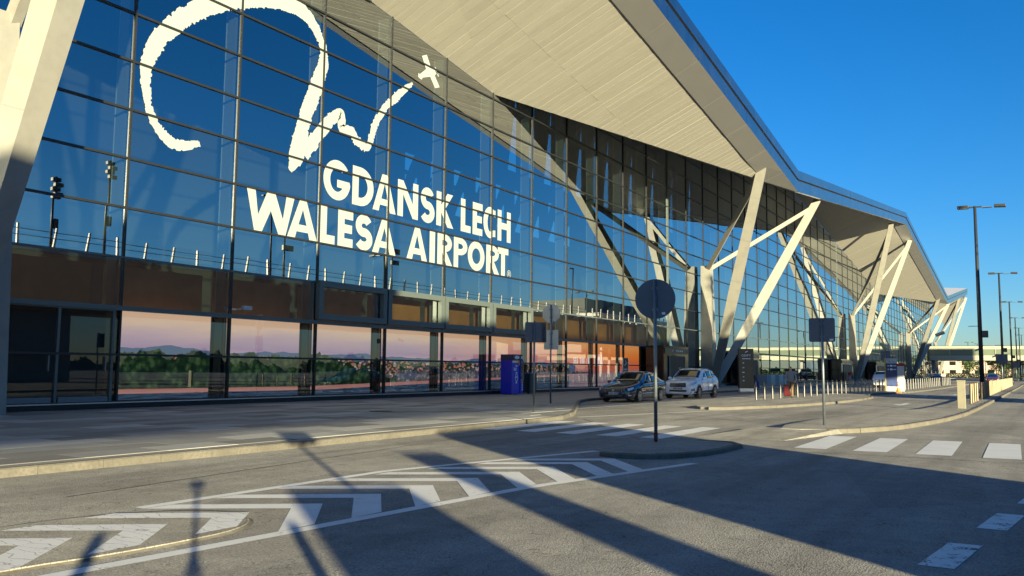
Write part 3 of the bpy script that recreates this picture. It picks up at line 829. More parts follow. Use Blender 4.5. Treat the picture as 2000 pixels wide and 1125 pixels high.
def letter_polys(ch, w, h, t):
    """outlines (unit: metres) of a heavy geometric capital: list of layers, each [(outer, holes)]"""
    r = lambda x0, z0, x1, z1: [(x0, z0), (x1, z0), (x1, z1), (x0, z1)]
    tz = t * .9
    if ch == 'I': return [[(r(0, 0, w, h), [])]]
    if ch == 'L': return [[([(0, 0), (w, 0), (w, tz), (t, tz), (t, h), (0, h)], [])]]
    if ch == 'E':
        m = h / 2
        return [[([(0, 0), (w, 0), (w, tz), (t, tz), (t, m - tz / 2), (w * .94, m - tz / 2), (w * .94, m + tz / 2), (t, m + tz / 2), (t, h - tz), (w, h - tz), (w, h), (0, h)], [])]]
    if ch == 'H':
        m = h / 2
        return [[([(0, 0), (t, 0), (t, m - tz / 2), (w - t, m - tz / 2), (w - t, 0), (w, 0), (w, h), (w - t, h), (w - t, m + tz / 2), (t, m + tz / 2), (t, h), (0, h)], [])]]
    if ch == 'T': return [[([(w / 2 - t / 2, 0), (w / 2 + t / 2, 0), (w / 2 + t / 2, h - tz), (w, h - tz), (w, h), (0, h), (0, h - tz), (w / 2 - t / 2, h - tz)], [])]]
    if ch == 'N': return [[([(0, 0), (t, 0), (t, h * .62), (w - t, 0), (w, 0), (w, h), (w - t, h), (w - t, h * .40), (t, h), (0, h)], [])]]
    if ch == 'K': return [[([(0, 0), (t, 0), (t, h * .40), (w - t * 1.25, 0), (w, 0), (w * .52, h * .54), (w * .96, h), (w * .96 - t * 1.2, h), (t, h * .62), (t, h), (0, h)], [])]]
    if ch == 'A':
        c = w / 2; a = t * .62
        hb0, hb1 = h * .17, h * .17 + tz * .8
        xi = lambda z: t * 1.05 + (c - t * 1.05) * z / (h * .80)
        return [[([(0, 0), (t * 1.05, 0), (xi(hb0), hb0), (w - xi(hb0), hb0), (w - t * 1.05, 0), (w, 0), (c + a * .75, h), (c - a * .75, h)],
                  [[(xi(hb1), hb1), (w - xi(hb1), hb1), (c, h * .76)]])]]
    if ch == 'W':
        q = t * .52
        return [[([(w * .17, 0), (w * .17 + t * .95, 0), (w * .5, h * .55), (w * .83 - t * .95, 0), (w * .83, 0), (w, h), (w - t * 1.05, h), (w * .76, h * .40), (w * .5 + q, h), (w * .5 - q, h), (w * .24, h * .40), (t * 1.05, h), (0, h)], [])]]
    if ch == 'V': return [[([(w / 2 - t * .5, 0), (w / 2 + t * .5, 0), (w, h), (w - t * 1.05, h), (w / 2, h * .3), (t * 1.05, h), (0, h)], [])]]
    if ch == 'Y': return [[([(w / 2 - t / 2, 0), (w / 2 + t / 2, 0), (w / 2 + t / 2, h * .45), (w, h), (w - t, h), (w / 2, h * .6), (t, h), (0, h), (w / 2 - t / 2, h * .45)], [])]]
    if ch == 'O': return [[(arc(w / 2, h / 2, w / 2, h / 2, 0, 352, 44), [arc(w / 2, h / 2, w / 2 - t, h / 2 - t * .9, 0, 352, 44)])]]
    if ch == 'U': return [[([(0, h), (0, h * .35)] + arc(w / 2, h * .35, w / 2, h * .35, 180, 360, 16) + [(w, h), (w - t, h)] + arc(w / 2, h * .35, w / 2 - t, h * .35 - t * .9, 360, 180, 16) + [(t, h)], [])]]
    if ch == 'C':
        o_ = arc(w * .55, h / 2, w * .55, h / 2, 50, 310, 34); i_ = arc(w * .55, h / 2, w * .55 - t, h / 2 - t * .9, 310, 50, 34)
        o_[0] = (w, h * .93); o_[-1] = (w, h * .07); i_[0] = (w, h * .29); i_[-1] = (w, h * .71)
        return [[(o_ + i_, [])]]
    if ch == 'G':
        R = w * .52
        o_ = arc(R, h / 2, R, h / 2, 38, 352, 40); i_ = arc(R, h / 2, R - t, h / 2 - t * .9, 345, 48, 36)
        zc = h * .5
        return [[([*o_, (w, zc + t * .08), (R * 1.0, zc + t * .08), (R * 1.0, zc - tz * .82), (w - t * 1.15, zc - tz * .82)] + i_[3:], [])]]
    if ch == 'D':
        bz = h / 2
        return [[([(0, 0)] + arc(w * .35, bz, w * .65, bz, -90, 90, 26) + [(0, h)], [[(t, tz)] + arc(w * .35, bz, w * .65 - t, bz - tz, -90, 90, 26) + [(t, h - tz)]])]]
    if ch in 'PR':
        bh = h * .58; bz = h - bh / 2
        outer = [(0, 0), (t, 0), (t, h - bh)] if ch == 'P' else [(0, 0), (t, 0), (t, h * .40), (w - t * 1.2, 0), (w * 1.02, 0), (w * .60, h * .435)]
        if ch == 'P': outer += arc(w * .45, bz, w * .55, bh / 2, -90, 90, 20)
        else: outer += arc(w * .45, bz, w * .53, bh / 2, -62, 90, 20)
        outer += [(0, h)]
        th = t * .78
        return [[(outer, [[(t, h - bh + th)] + arc(w * .45, bz, w * .55 - t, bh / 2 - th, -90, 90, 18) + [(t, h - th)]])]]
    if ch == 'S':
        ra, rb = h * .245 - t * .0, h * .275
        wr = w / 2 - t / 2
        up = arc(w / 2, h - t * .45 - (h / 4 - t * .22), wr * .88, h / 4 - t * .22, 25, 265, 22)
        lo = arc(w / 2, t * .45 + (h / 4 - t * .22), wr, h / 4 - t * .22, 85, -150, 22)
        return [[(stroke(up + lo, t * .97), [])]]
    return []
def write(parent, ch, x, z, w, h, t, y, mat, part='letter'):
    for li, polys in enumerate(letter_polys(ch, w, h, t)):
        me = fill_polys(polys); me.name = part
        for v in me.vertices:
            a, b, _ = v.co; v.co = (a, 0, b)
        bm = bmesh.new(); bm.from_mesh(me); bmesh.ops.recalc_face_normals(bm, faces=bm.faces[:])
        for f in bm.faces:
            if f.normal.y > 0: f.normal_flip()
        bm.to_mesh(me); bm.free()
        me.materials.clear(); me.materials.append(MATS[mat])
        o = bpy.data.objects.new(part, me); COL.objects.link(o); o.parent = parent
        o.location = (x, y - li * .0015, z)
def facade_text(name, label, zb, h, items, t):
    r = thing(name, label, 'lettering', (0, D - .008, 0))
    for ch, x0, x1 in items: write(r, ch, x0, zb, x1 - x0, h, t, 0, 'vinyl')
    return r
facade_text('facade_lettering', 'white letters GDANSK LECH in the upper line on the glass facade', 9.07, 1.83,
            [('G', 27.36, 29.05), ('D', 29.25, 30.74), ('A', 30.69, 32.42), ('N', 32.55, 34.2), ('S', 34.36, 35.62), ('K', 35.77, 37.32), ('L', 38.02, 38.99), ('E', 39.18, 40.18), ('C', 40.28, 41.56), ('H', 41.79, 43.26)], .43)
ln2 = facade_text('facade_lettering', 'white letters WALESA AIRPORT in the lower line on the glass facade', 7.03, 1.66,
            [('W', 23.1, 25.68), ('A', 25.32, 27.07), ('L', 27.23, 28.18), ('E', 28.37, 29.37), ('S', 29.49, 30.75), ('A', 30.73, 32.48), ('A', 33.34, 35.03), ('I', 35.23, 35.70), ('R', 35.91, 37.25), ('P', 37.4, 38.70), ('O', 38.75, 40.44), ('R', 40.61, 41.99), ('T', 41.85, 43.03)], .43)
me = fill_polys([(arc(0, 0, .22, .22, 0, 348, 30), [arc(0, 0, .18, .18, 0, 348, 30)])])
for v in me.vertices: v.co = (v.co.x, 0, v.co.y)
me.materials.append(MATS['vinyl']); o = bpy.data.objects.new('registered_mark_ring', me); COL.objects.link(o); o.parent = ln2; o.location = (43.12, 0, 7.2)
write(ln2, 'R', 43.04, 7.09, .17, .23, .045, 0, 'vinyl', 'registered_mark_letter')

def brush(pts, seed, y, parent, name):
    """brush stroke with ragged edges along (x, z, halfwidth)"""
    rnd = random.Random(seed)
    P = []
    for i in range(len(pts) - 1):
        p0, p1, p2, p3 = pts[max(i - 1, 0)], pts[i], pts[i + 1], pts[min(i + 2, len(pts) - 1)]
        L = math.dist(p1[:2], p2[:2]); n = max(2, int(L / .045))
        for k in range(n):
            t = k / n
            P.append(tuple(.5 * ((2 * p1[c]) + (-p0[c] + p2[c]) * t + (2 * p0[c] - 5 * p1[c] + 4 * p2[c] - p3[c]) * t * t + (-p0[c] + 3 * p1[c] - 3 * p2[c] + p3[c]) * t ** 3) for c in range(3)))
    v = []; f = []; ja = jb = 0
    for i, p in enumerate(P):
        a = Vector(P[max(i - 3, 0)][:2]); b = Vector(P[min(i + 3, len(P) - 1)][:2]); d = (b - a).normalized(); nn = Vector((-d.y, d.x))
        if rnd.random() < .5: ja = rnd.uniform(-.035, .035) * (2.2 if rnd.random() < .18 else 1)
        if rnd.random() < .5: jb = rnd.uniform(-.035, .035) * (2.2 if rnd.random() < .18 else 1)
        w = abs(p[2]) * .74 + .02
        u1 = max(.015, w + ja); u2 = max(.015, w + jb)
        v += [(p[0] + nn.x * u1, y, p[1] + nn.y * u1), (p[0] - nn.x * u2, y, p[1] - nn.y * u2)]
    for i in range(len(P) - 1):
        f.append((2 * i, 2 * i + 1, 2 * i + 3, 2 * i + 2))
    o = mk(name, v, f, 'vinyl', parent)
    return o
S1 = [(20.77, 9.92, .12), (20.36, 9.78, .18), (19.77, 9.65, .24), (19.26, 9.81, .24), (18.88, 10.15, .21), (18.63, 10.52, .19), (18.48, 10.98, .19), (18.37, 11.51, .23), (18.35, 12.07, .29), (18.51, 12.69, .35), (18.85, 13.38, .40), (19.42, 14.1, .44), (20.16, 14.83, .47), (21.07, 15.52, .50), (22.16, 16.16, .52), (23.46, 16.71, .53), (24.57, 16.99, .50), (25.61, 17.02, .44), (26.39, 16.68, .36), (26.89, 16.15, .28), (27.14, 15.64, .28), (27.11, 14.92, .40), (26.82, 14.13, .46), (26.54, 13.36, .47), (26.26, 12.7, .46), (26.04, 11.97, .45), (25.86, 11.24, .55), (25.69, 10.53, .52), (25.5, 10.05, .27), (25.37, 9.8, .09)]
S2 = [(26.1, 10.73, .46), (26.68, 11.44, .38), (27.29, 12.16, .36), (27.85, 12.78, .33), (28.33, 13.12, .26), (28.45, 12.88, .26), (28.36, 12.5, .26), (28.6, 12.42, .26), (29.15, 12.44, .26), (29.38, 12.15, .29), (29.77, 12.0, .28), (30.25, 11.98, .24), (30.45, 12.45, .24), (30.68, 13.09, .24), (31.07, 13.77, .24), (31.67, 14.44, .25), (32.44, 15.13, .25), (33.11, 15.72, .18), (33.56, 16.09, .05)]
sig = thing('signature_emblem', 'large white brush stroke signature with a small airplane on the glass', 'emblem', (0, D - .010, 0))
brush(S1, 3, 0, sig, 'brush_stroke'); brush(S2, 5, -.002, sig, 'brush_stroke')
for nm, pts in (('airplane_wing', [(34.27, 17.76), (34.69, 17.95), (35.09, 17.35), (34.62, 17.19)]), ('airplane_wing', [(35.01, 16.86), (35.39, 17.07), (35.87, 16.54), (35.45, 16.37)]),
                ('airplane_body', [(33.99, 16.54), (34.0, 16.76), (34.14, 16.74), (34.62, 17.14), (34.62, 17.21), (35.09, 17.36), (35.42, 17.41), (35.48, 17.24), (35.58, 17.2), (35.43, 17.08), (35.01, 16.86), (34.4, 16.63), (34.26, 16.47)]),
                ('propeller', [(35.4, 17.5), (35.48, 17.53), (35.6, 17.33), (35.52, 17.3)]), ('propeller', [(35.63, 17.21), (35.71, 17.24), (35.78, 17.11), (35.7, 17.07)])):
    mk(nm, [(x, -.001 if nm == 'airplane_wing' else 0, z) for x, z in pts], [tuple(range(len(pts)))], 'vinyl', sig)

# ------------------------------------------------------------------ printed display panels behind the shop glass
plabels = ['printed panel with green shrubs and blue hills, leftmost behind the ground floor glass',
           'printed panel with shrubs and orange roofs, second from the left behind the glass',
           'printed panel with trees ending at a quay, third from the left behind the glass',
           'printed harbour panel with dark sea, fourth from the left behind the glass',
           'printed harbour panel with dark sea, just left of the blue vending machine',
           'printed panel of pink evening sky directly behind the blue vending machine',
           'printed panel of orange evening sky behind the octagonal sign',
           'orange printed panel with the words SEA YOU IN behind the glass',
           'orange printed panel with the letters YNIA above the dark sedan',
           'narrow orange printed panel, rightmost of the display panels']
for n in range(10):
    xa = X0 + n * BAY + .2; xb = X0 + (n + 1) * BAY - (.55 if n < 9 else .75)
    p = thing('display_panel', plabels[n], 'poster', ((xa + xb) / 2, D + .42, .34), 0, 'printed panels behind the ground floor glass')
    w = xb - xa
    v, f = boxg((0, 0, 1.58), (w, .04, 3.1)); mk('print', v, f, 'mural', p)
    MB().box((-w / 2 - .02, 0, 1.58), (.04, .05, 3.16)).box((w / 2 + .02, 0, 1.58), (.04, .05, 3.16)).box((0, 0, 3.15), (w + .08, .052, .04)).obj('frame', 'mullion', p)
    if n == 7:
        for k, ch in enumerate('SEA YOU IN'):
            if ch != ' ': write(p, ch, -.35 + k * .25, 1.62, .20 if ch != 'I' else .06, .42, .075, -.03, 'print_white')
    if n == 8:
        for k, ch in enumerate('YNIA'):
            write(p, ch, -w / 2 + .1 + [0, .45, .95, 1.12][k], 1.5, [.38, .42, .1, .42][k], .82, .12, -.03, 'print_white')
# door bay at far left
dr = thing('glass_door', 'dark framed glass door at the far left of the ground floor', 'door', (15.6, D - .03, .3))
MB().box((-2.0, 0, 1.55), (.09, .07, 3.1)).box((2.0, 0, 1.55), (.09, .07, 3.1)).box((.1, 0, 1.55), (.09, .065, 3.1)).box((0, 0, 3.12), (4.1, .075, .09)).obj('door_frame', 'mullion_trim', dr)
for xx, ww in ((-.95, 1.85), (1.05, 1.7)): MB().box((xx, -.01, .12), (ww, .05, .22)).box((xx + ww * .42, -.02, 1.3), (.04, .06, .5)).obj('kick_plate_and_handle', 'galv', dr)

# entrance vestibules further along
def vestibule(label, x, w, withtext=True):
    e = thing('entrance', label, 'entrance', (x, D - .9, KH))
    MB().box((0, -.05, 1.75), (w, 1.5, 3.3)).obj('portal', 'black_gloss', e)
    MB().box((0, -.83, 1.3), (w * .6, .05, 2.6)).obj('doorway', 'black', e)
    MB().box((0, -.85, 3.0), (w * .96, .06, .42)).obj('header_board', 'totem_dark', e)
    MB().box((-w * .31, -.87, 1.3), (.14, .06, 2.6)).box((w * .31, -.87, 1.3), (.14, .06, 2.6)).obj('door_jamb', 'galv', e)
    mk('arrow_mark', [(-w * .2, -.885, 2.92), (-w * .2 + .3, -.885, 3.1), (-w * .2 + .25, -.885, 3.16), (-w * .2 - .05, -.885, 2.98)], [(0, 1, 2, 3)], 'text_white', e)
    for k in range(4): MB().box((-w * .02 + k * .42, -.884, 3.02), (.3, .004, .1)).obj('word_mark', 'text_white', e)
    MB().box((-w * .05, -.9, 2.68), (.6, .1, .06)).obj('door_sensor', 'white_plastic', e)
    return e
vestibule('dark entrance portal with white lettered header behind the parked white SUV', 66.5, 5.6)
vestibule('dark entrance portal left of the dark green totem', 88.5, 5.2)
vestibule('dark entrance portal behind the seated person and bollards', 141, 10)
vestibule('dark entrance portal behind the tall blue totem', 175, 12)

# ------------------------------------------------------------------ vehicles
def loft_car(name, label, st, mat, loc, rz, group='parked cars'):
    c = thing(name, label, 'car', loc, rz, group)
    def halfring(w, zb, zbelt, wt, zt):
        return [(0, zb), (w * .84, zb), (w * .965, zb + .07), (w, zb + (zbelt - zb) * .42), (w * .992, zb + (zbelt - zb) * .78), (w * .955, zbelt), (wt, zt - .045), (wt * .86, zt), (wt * .45, zt + .022), (0, zt + .03)]
    def sta(x):
        if x >= st[0][0]: return st[0]
        for a, b in zip(st, st[1:]):
            if a[0] >= x >= b[0]:
                t = (a[0] - x) / (a[0] - b[0]); return [a[i] + (b[i] - a[i]) * t for i in range(6)]
        return st[-1]
    S = []
    for a, b in zip(st, st[1:]):
        n = max(1, min(4, int((a[0] - b[0]) / .12)))
        for k in range(n): S.append(a[0] + (b[0] - a[0]) * k / n)
    S.append(st[-1][0])
    V = []; Fc = []; rings = []
    for x in S:
        h = halfring(*sta(x)[1:]); full = h + [(-y, z) for y, z in h[-2:0:-1]]
        rings.append(len(V)); V += [(x, y, z) for y, z in full]; ringn = len(full)
    for i in range(len(S) - 1):
        for k in range(ringn):
            Fc.append((rings[i] + k, rings[i] + (k + 1) % ringn, rings[i + 1] + (k + 1) % ringn, rings[i + 1] + k))
    Fc += [tuple(range(rings[0] + ringn - 1, rings[0] - 1, -1)), tuple(range(rings[-1], rings[-1] + ringn))]
    body = mk('body', V, Fc, mat, c, True)
    bm = bmesh.new(); bm.from_mesh(body.data); bmesh.ops.recalc_face_normals(bm, faces=bm.faces[:]); bm.to_mesh(body.data); bm.free()
    body.data.set_sharp_from_angle(angle=math.radians(38))
    def ringpt(x, q, sgn, off=.01):
        h = halfring(*sta(x)[1:]); i = min(int(q), 8); f = q - i
        y = h[i][0] + (h[i + 1][0] - h[i][0]) * f; z = h[i][1] + (h[i + 1][1] - h[i][1]) * f
        ty, tz = h[i + 1][0] - h[i][0], h[i + 1][1] - h[i][1]; L = math.hypot(ty, tz) or 1
        return (x, sgn * (y + tz / L * off), z - ty / L * off)
    def sidept(x, u, sgn, off=.012): return ringpt(x, 5 + u, sgn, off)
    def toppt(x, v, off=.012):
        a = abs(v); sg = 1 if v >= 0 else -1
        q = 9 - a / .45 if a < .45 else 8 - (a - .45) / .41 if a < .86 else 7 - (a - .86) / .14
        return ringpt(x, q, sg, off)
    return c, sta, sidept, toppt, ringpt
def wheel(c, x, y, r, sgn, spokes=9, w=.21):
    wh = empty_part('wheel', c); wh.location = (x, y, r)
    V = []; Fc = []; n = 28
    prof = [(r * .66, -.5), (r * .9, -.5), (r, -.38), (r, .38), (r * .9, .5), (r * .66, .5)]
    for i in range(n):
        a = 2 * math.pi * i / n
        for (rr, t) in prof: V.append((rr * math.cos(a), t * w, rr * math.sin(a)))
    m_ = len(prof)
    for i in range(n):
        for k in range(m_): Fc.append((i * m_ + k, i * m_ + (k + 1) % m_, ((i + 1) % n) * m_ + (k + 1) % m_, ((i + 1) % n) * m_ + k))
    mk('tyre', V, Fc, 'tyre', wh, True)
    mk('rim_back', *cylg((0, sgn * .03, 0), (0, sgn * .045, 0), r * .67, None, 24), 'black', wh)
    q = MB()
    for i in range(spokes):
        a = 2 * math.pi * i / spokes
        p0 = Vector((.05 * math.cos(a), sgn * .085, .05 * math.sin(a))); p1 = Vector((r * .63 * math.cos(a), sgn * .09, r * .63 * math.sin(a)))
        q.add(beamg([(p0, .05, .04), (p1, .055, .04)]))
    q.add(cylg((0, sgn * .05, 0), (0, sgn * .11, 0), r * .17, None, 14))
    for i in range(24):
        a0, a1 = 2 * math.pi * i / 24, 2 * math.pi * (i + 1) / 24
        q.add(beamg([((r * .645 * math.cos(a0), sgn * .09, r * .645 * math.sin(a0)), .05, .04), ((r * .645 * math.cos(a1), sgn * .09, r * .645 * math.sin(a1)), .05, .04)]))
    q.obj('rim', 'rim', wh)
    n = 28; yo = y + sgn * (w * .5 - .012); ar = r * 1.15
    vv = [(x + ar * math.cos(6.2832 * i / n), yo, max(.2, r + ar * math.sin(6.2832 * i / n))) for i in range(n)]
    o = mk('wheel_arch', vv, [tuple(range(n))], 'black', c)
def patch(name, ringpt, x0, x1, q0, q1, sgn, mat, parent, off=.012, nx=6, nq=5):
    """body-hugging panel between stations x0..x1 and ring positions q0..q1 (tuples taper along x)"""
    q0 = q0 if isinstance(q0, tuple) else (q0, q0); q1 = q1 if isinstance(q1, tuple) else (q1, q1)
    P = []
    for i in range(nx + 1):
        t = i / nx; x = x0 + (x1 - x0) * t; a = q0[0] + (q0[1] - q0[0]) * t; b = q1[0] + (q1[1] - q1[0]) * t
        P.append([ringpt(x, a + (b - a) * k / nq, sgn, off) for k in range(nq + 1)])
    return quadstrip(name, P, mat, parent)
def quadstrip(name, P, mat, parent):
    """P: rows of points"""
    v = [p for row in P for p in row]; m_ = len(P[0]); f = []
    for i in range(len(P) - 1):
        for k in range(m_ - 1): f.append((i * m_ + k, i * m_ + k + 1, (i + 1) * m_ + k + 1, (i + 1) * m_ + k))
    o = mk(name, v, f, mat, parent, True)
    sol = o.modifiers.new('thick', 'SOLIDIFY'); sol.thickness = .006; sol.offset = 0
    return o
def glaze(c, sta, sidept, toppt, ws, rw, wins):
    x0, x1 = ws
    quadstrip('windscreen', [[toppt(x0 + (x1 - x0) * i / 6, -.9 + 1.8 * k / 8) for k in range(9)] for i in range(7)], 'car_glass', c)
    x0, x1 = rw
    quadstrip('rear_window', [[toppt(x0 + (x1 - x0) * i / 6, -.86 + 1.72 * k / 8) for k in range(9)] for i in range(7)], 'car_glass', c)
    for (xa, xb, ua0, ua1, ub0, ub1) in wins:
        for s_ in (1, -1):
            quadstrip('side_window', [[sidept(xa + (xb - xa) * i / 6, (ua0 + (ub0 - ua0) * i / 6) * (1 - k / 3) + (ua1 + (ub1 - ua1) * i / 6) * k / 3, s_) for k in range(4)] for i in range(7)], 'car_glass', c)
# dark sedan
sed = [(2.385, .58, .25, .55, .52, .66), (2.36, .72, .21, .60, .64, .70), (2.26, .83, .19, .64, .74, .745), (2.05, .89, .17, .69, .79, .80), (1.7, .91, .17, .75, .81, .87), (1.25, .91, .17, .82, .81, .94), (.95, .91, .17, .87, .80, 1.0),
       (.1, .91, .17, .90, .67, 1.42), (-.35, .91, .17, .91, .67, 1.465), (-.9, .91, .17, .925, .66, 1.445), (-1.3, .91, .17, .94, .66, 1.34), (-1.85, .90, .18, .97, .73, 1.12), (-2.2, .88, .2, .95, .75, 1.07), (-2.34, .82, .24, .88, .69, 1.0), (-2.385, .7, .3, .8, .6, .92)]
def plate(c, x, z):
    box('number_plate', (x, 0, z), (.03, .52, .115), 'plate', c); box('plate_band', (x + .017, .235, z), (.005, .045, .113), 'blue_vinyl', c)
    for k in range(7): box('plate_character', (x + .0175, .17 - k * .062 - (.03 if k > 2 else 0), z), (.004, .036, .07), 'black', c)
def sedan_details(c, sta, sidept, toppt, rp, paint):
    glaze(c, sta, sidept, toppt, (.90, .14), (-1.34, -1.82), [(.70, -.28, .06, .12, .06, .90), (-.36, -1.12, .06, .9, .06, .86), (-1.17, -1.6, .1, .82, .12, .24)])
    for x in (1.40, -1.31):
        for s_ in (1, -1): wheel(c, x, s_ * .84, .325, s_, 9, .2)
    for s_ in (1, -1):
        patch('window_trim', rp, .8, -1.7, 4.93, 5.03, s_, 'chrome', c, .014, 10, 1)
        patch('roof_trim', rp, .72, .1, (5.1, 5.9), (5.16, 5.98), s_, 'chrome', c, .014, 6, 1); patch('roof_trim', rp, .1, -1.15, 5.92, 6.0, s_, 'chrome', c, .014, 8, 1)
        patch('headlight', rp, 2.34, 1.98, (4.35, 4.75), (5.75, 5.4), s_, 'headlamp', c, .012)
        patch('fog_light', rp, 2.345, 2.2, 2.5, 2.9, s_, 'headlamp', c, .012)
        patch('bumper_gap', rp, 2.36, 1.85, 3.4, 3.5, s_, 'black', c, .006, 6, 1)
        patch('side_strip', rp, 1.0, -.9, 2.75, 2.95, s_, 'chrome', c, .012, 4, 1)
        patch('door_gap', rp, -.31, -.325, 2.2, 5, s_, 'black', c, .005, 1, 6); patch('door_gap', rp, .80, .785, 2.2, 4.9, s_, 'black', c, .005, 1, 6); patch('door_gap', rp, -1.08, -1.095, 3.2, 5, s_, 'black', c, .005, 1, 6)
        box('door_handle', (-.1, s_ * .912, .79), (.2, .03, .03), 'chrome', c, .01); box('door_handle', (-.92, s_ * .912, .80), (.2, .03, .03), 'chrome', c, .01)
        patch('tail_light', rp, -2.1, -2.37, 4.0, 5.4, s_, 'red', c, .01)
        o = box('mirror', (.70, s_ * .99, .97), (.11, .2, .13), paint, c, .04)
    box('grille', (2.385, 0, .575), (.04, .84, .15), 'black', c, .02)
    MB().box((2.395, 0, .655), (.03, .92, .022)).box((2.395, -.43, .57), (.03, .025, .18)).box((2.395, .43, .57), (.03, .025, .18)).box((2.402, 0, .55), (.015, .76, .01)).box((2.402, 0, .60), (.015, .76, .01)).obj('grille_trim', 'chrome', c)
    cyl('badge', (2.39, 0, .59), (2.425, 0, .59), .07, 'chrome', c, None, 20)
    plate(c, 2.40, .44); box('lower_grille', (2.375, 0, .31), (.04, .95, .1), 'black', c, .02)
c, sta, sidept, toppt, rp = loft_car('parked_car', 'dark blue sedan parked at the kerb in front of the white SUV', sed, 'car_blue', (40.05, 17.28, 0), math.pi)
sedan_details(c, sta, sidept, toppt, rp, 'car_blue')
# white SUV
suv = [(2.23, .60, .30, .72, .56, .86), (2.2, .74, .26, .77, .66, .90), (2.1, .85, .24, .83, .76, .945), (1.9, .905, .23, .89, .81, .99), (1.5, .925, .23, .95, .83, 1.06), (1.15, .925, .23, .99, .82, 1.11), (.95, .925, .23, 1.01, .81, 1.14),
       (.25, .925, .23, 1.05, .70, 1.59), (-.3, .925, .23, 1.08, .70, 1.655), (-1.0, .925, .23, 1.11, .69, 1.645), (-1.6, .92, .24, 1.15, .68, 1.58), (-1.95, .91, .26, 1.15, .69, 1.38), (-2.15, .88, .28, 1.1, .73, 1.14), (-2.24, .80, .34, 1.0, .70, 1.02)]
def suv_details(c, sta, sidept, toppt, rp, paint):
    glaze(c, sta, sidept, toppt, (.92, .29), (-1.62, -1.98), [(.74, -.1, .06, .14, .06, .90), (-.19, -.98, .06, .9, .08, .86), (-1.05, -1.66, .1, .84, .3, .58)])
    for x in (1.36, -1.31):
        for s_ in (1, -1): wheel(c, x, s_ * .84, .365, s_, 5, .235)
    for s_ in (1, -1):
        patch('cladding', rp, 2.2, -2.2, 1.0, 2.55, s_, 'black', c, .008, 20, 4)
        patch('headlight', rp, 2.2, 1.72, (4.6, 4.85), (5.55, 5.3), s_, 'headlamp', c, .014)
        patch('headlight_surround', rp, 2.21, 1.68, (4.4, 4.75), (5.7, 5.4), s_, 'black', c, .008)
        patch('fog_surround', rp, 2.2, 1.98, 2.75, 3.35, s_, 'black', c, .010); patch('fog_light', rp, 2.18, 2.05, 3.0, 3.15, s_, 'headlamp', c, .014)
        patch('door_gap', rp, -.14, -.155, 2.6, 5, s_, 'black', c, .005, 1, 6); patch('door_gap', rp, .86, .845, 2.6, 4.9, s_, 'black', c, .005, 1, 6); patch('door_gap', rp, -1.02, -1.035, 3.3, 5, s_, 'black', c, .005, 1, 6)
        box('door_handle', (0, s_ * .928, .93), (.2, .04, .035), paint, c, .01); box('door_handle', (-.85, s_ * .928, .96), (.2, .04, .035), paint, c, .01)
        patch('tail_light', rp, -2.0, -2.22, 4.6, 5.4, s_, 'red', c, .01)
        box('mirror', (.74, s_ * 1.02, 1.12), (.12, .2, .15), paint, c, .05); box('roof_rail', (-.6, s_ * .60, 1.685), (1.4, .03, .03), 'galv', c, .01)
    box('grille', (2.23, 0, .76), (.05, .92, .23), 'black', c, .03)
    MB().box((2.258, 0, .69), (.015, .80, .016)).box((2.258, 0, .75), (.015, .84, .016)).box((2.258, 0, .81), (.015, .88, .016)).box((2.255, 0, .865), (.02, .9, .018)).obj('grille_bar', 'chrome', c)
    box('badge', (2.265, 0, .83), (.015, .15, .06), 'chrome', c, .006)
    plate(c, 2.25, .57); box('lower_grille', (2.225, 0, .44), (.05, 1.0, .11), 'black', c, .03); box('skid_plate', (2.235, 0, .34), (.05, .9, .05), 'alu', c, .02)
c, sta, sidept, toppt, rp = loft_car('parked_car', 'white SUV parked behind the dark blue sedan', suv, 'car_white', (47.4, 16.85, 0), math.pi)
suv_details(c, sta, sidept, toppt, rp, 'car_white')
# far vehicles
def far_car(label, st, mat, loc, rz):
    c, sta, sidept, toppt, rp = loft_car('parked_car', label, st, mat, loc, rz)
    (suv_details if st is suv else sedan_details)(c, sta, sidept, toppt, rp, mat)
    return c
far_car('white car parked behind the blue totem and traffic cone', suv, 'car_white', (93, 12.9, 0), 0)
far_car('dark blue car parked beneath the footbridge', sed, 'car_dark', (170, 15.6, 0), .35)
far_car('dark red car on the road beyond the median bollards', sed, 'car_red', (150, 5.6, 0), math.pi)

# ------------------------------------------------------------------ signs
def pole(parent, h, r=.035, mat='galv'): return cyl('pole', (0, 0, 0), (0, 0, h), r, mat, parent, None, 12)
def board(parent, name, pts, y, z, mat, th=.02, edge='galv'):
    n = len(pts); v = [(-th / 2, p[0], p[1]) for p in pts] + [(th / 2, p[0], p[1]) for p in pts]
    f = [tuple(range(n)), tuple(range(2 * n - 1, n - 1, -1))] + [(i, n + i, n + (i + 1) % n, (i + 1) % n) for i in range(n)]
    o = mk(name, v, f, mat, parent); o.location = (.05, y, z); bm = bmesh.new(); bm.from_mesh(o.data); bmesh.ops.recalc_face_normals(bm, faces=bm.faces[:]); bm.to_mesh(o.data); bm.free(); return o
t = thing('road_sign', 'round road sign seen from behind on a tall post on the refuge island', 'sign', (16.52, 6.64, .1), .28)
pole(t, 3.3, .036, 'galv')
b = board(t, 'sign_plate', [(.395 * math.cos(6.2832 * i / 40), .395 * math.sin(6.2832 * i / 40)) for i in range(40)], 0, 2.92, 'sign_back')
q = MB(); n = 40
for i in range(n):
    a0, a1 = 6.2832 * i / n, 6.2832 * (i + 1) / n
    q.add(beamg([((0, .395 * math.cos(a0), .395 * math.sin(a0)), .012, .04), ((0, .395 * math.cos(a1), .395 * math.sin(a1)), .012, .04)]))
rim_ = q.obj('rim', 'sign_back', b)
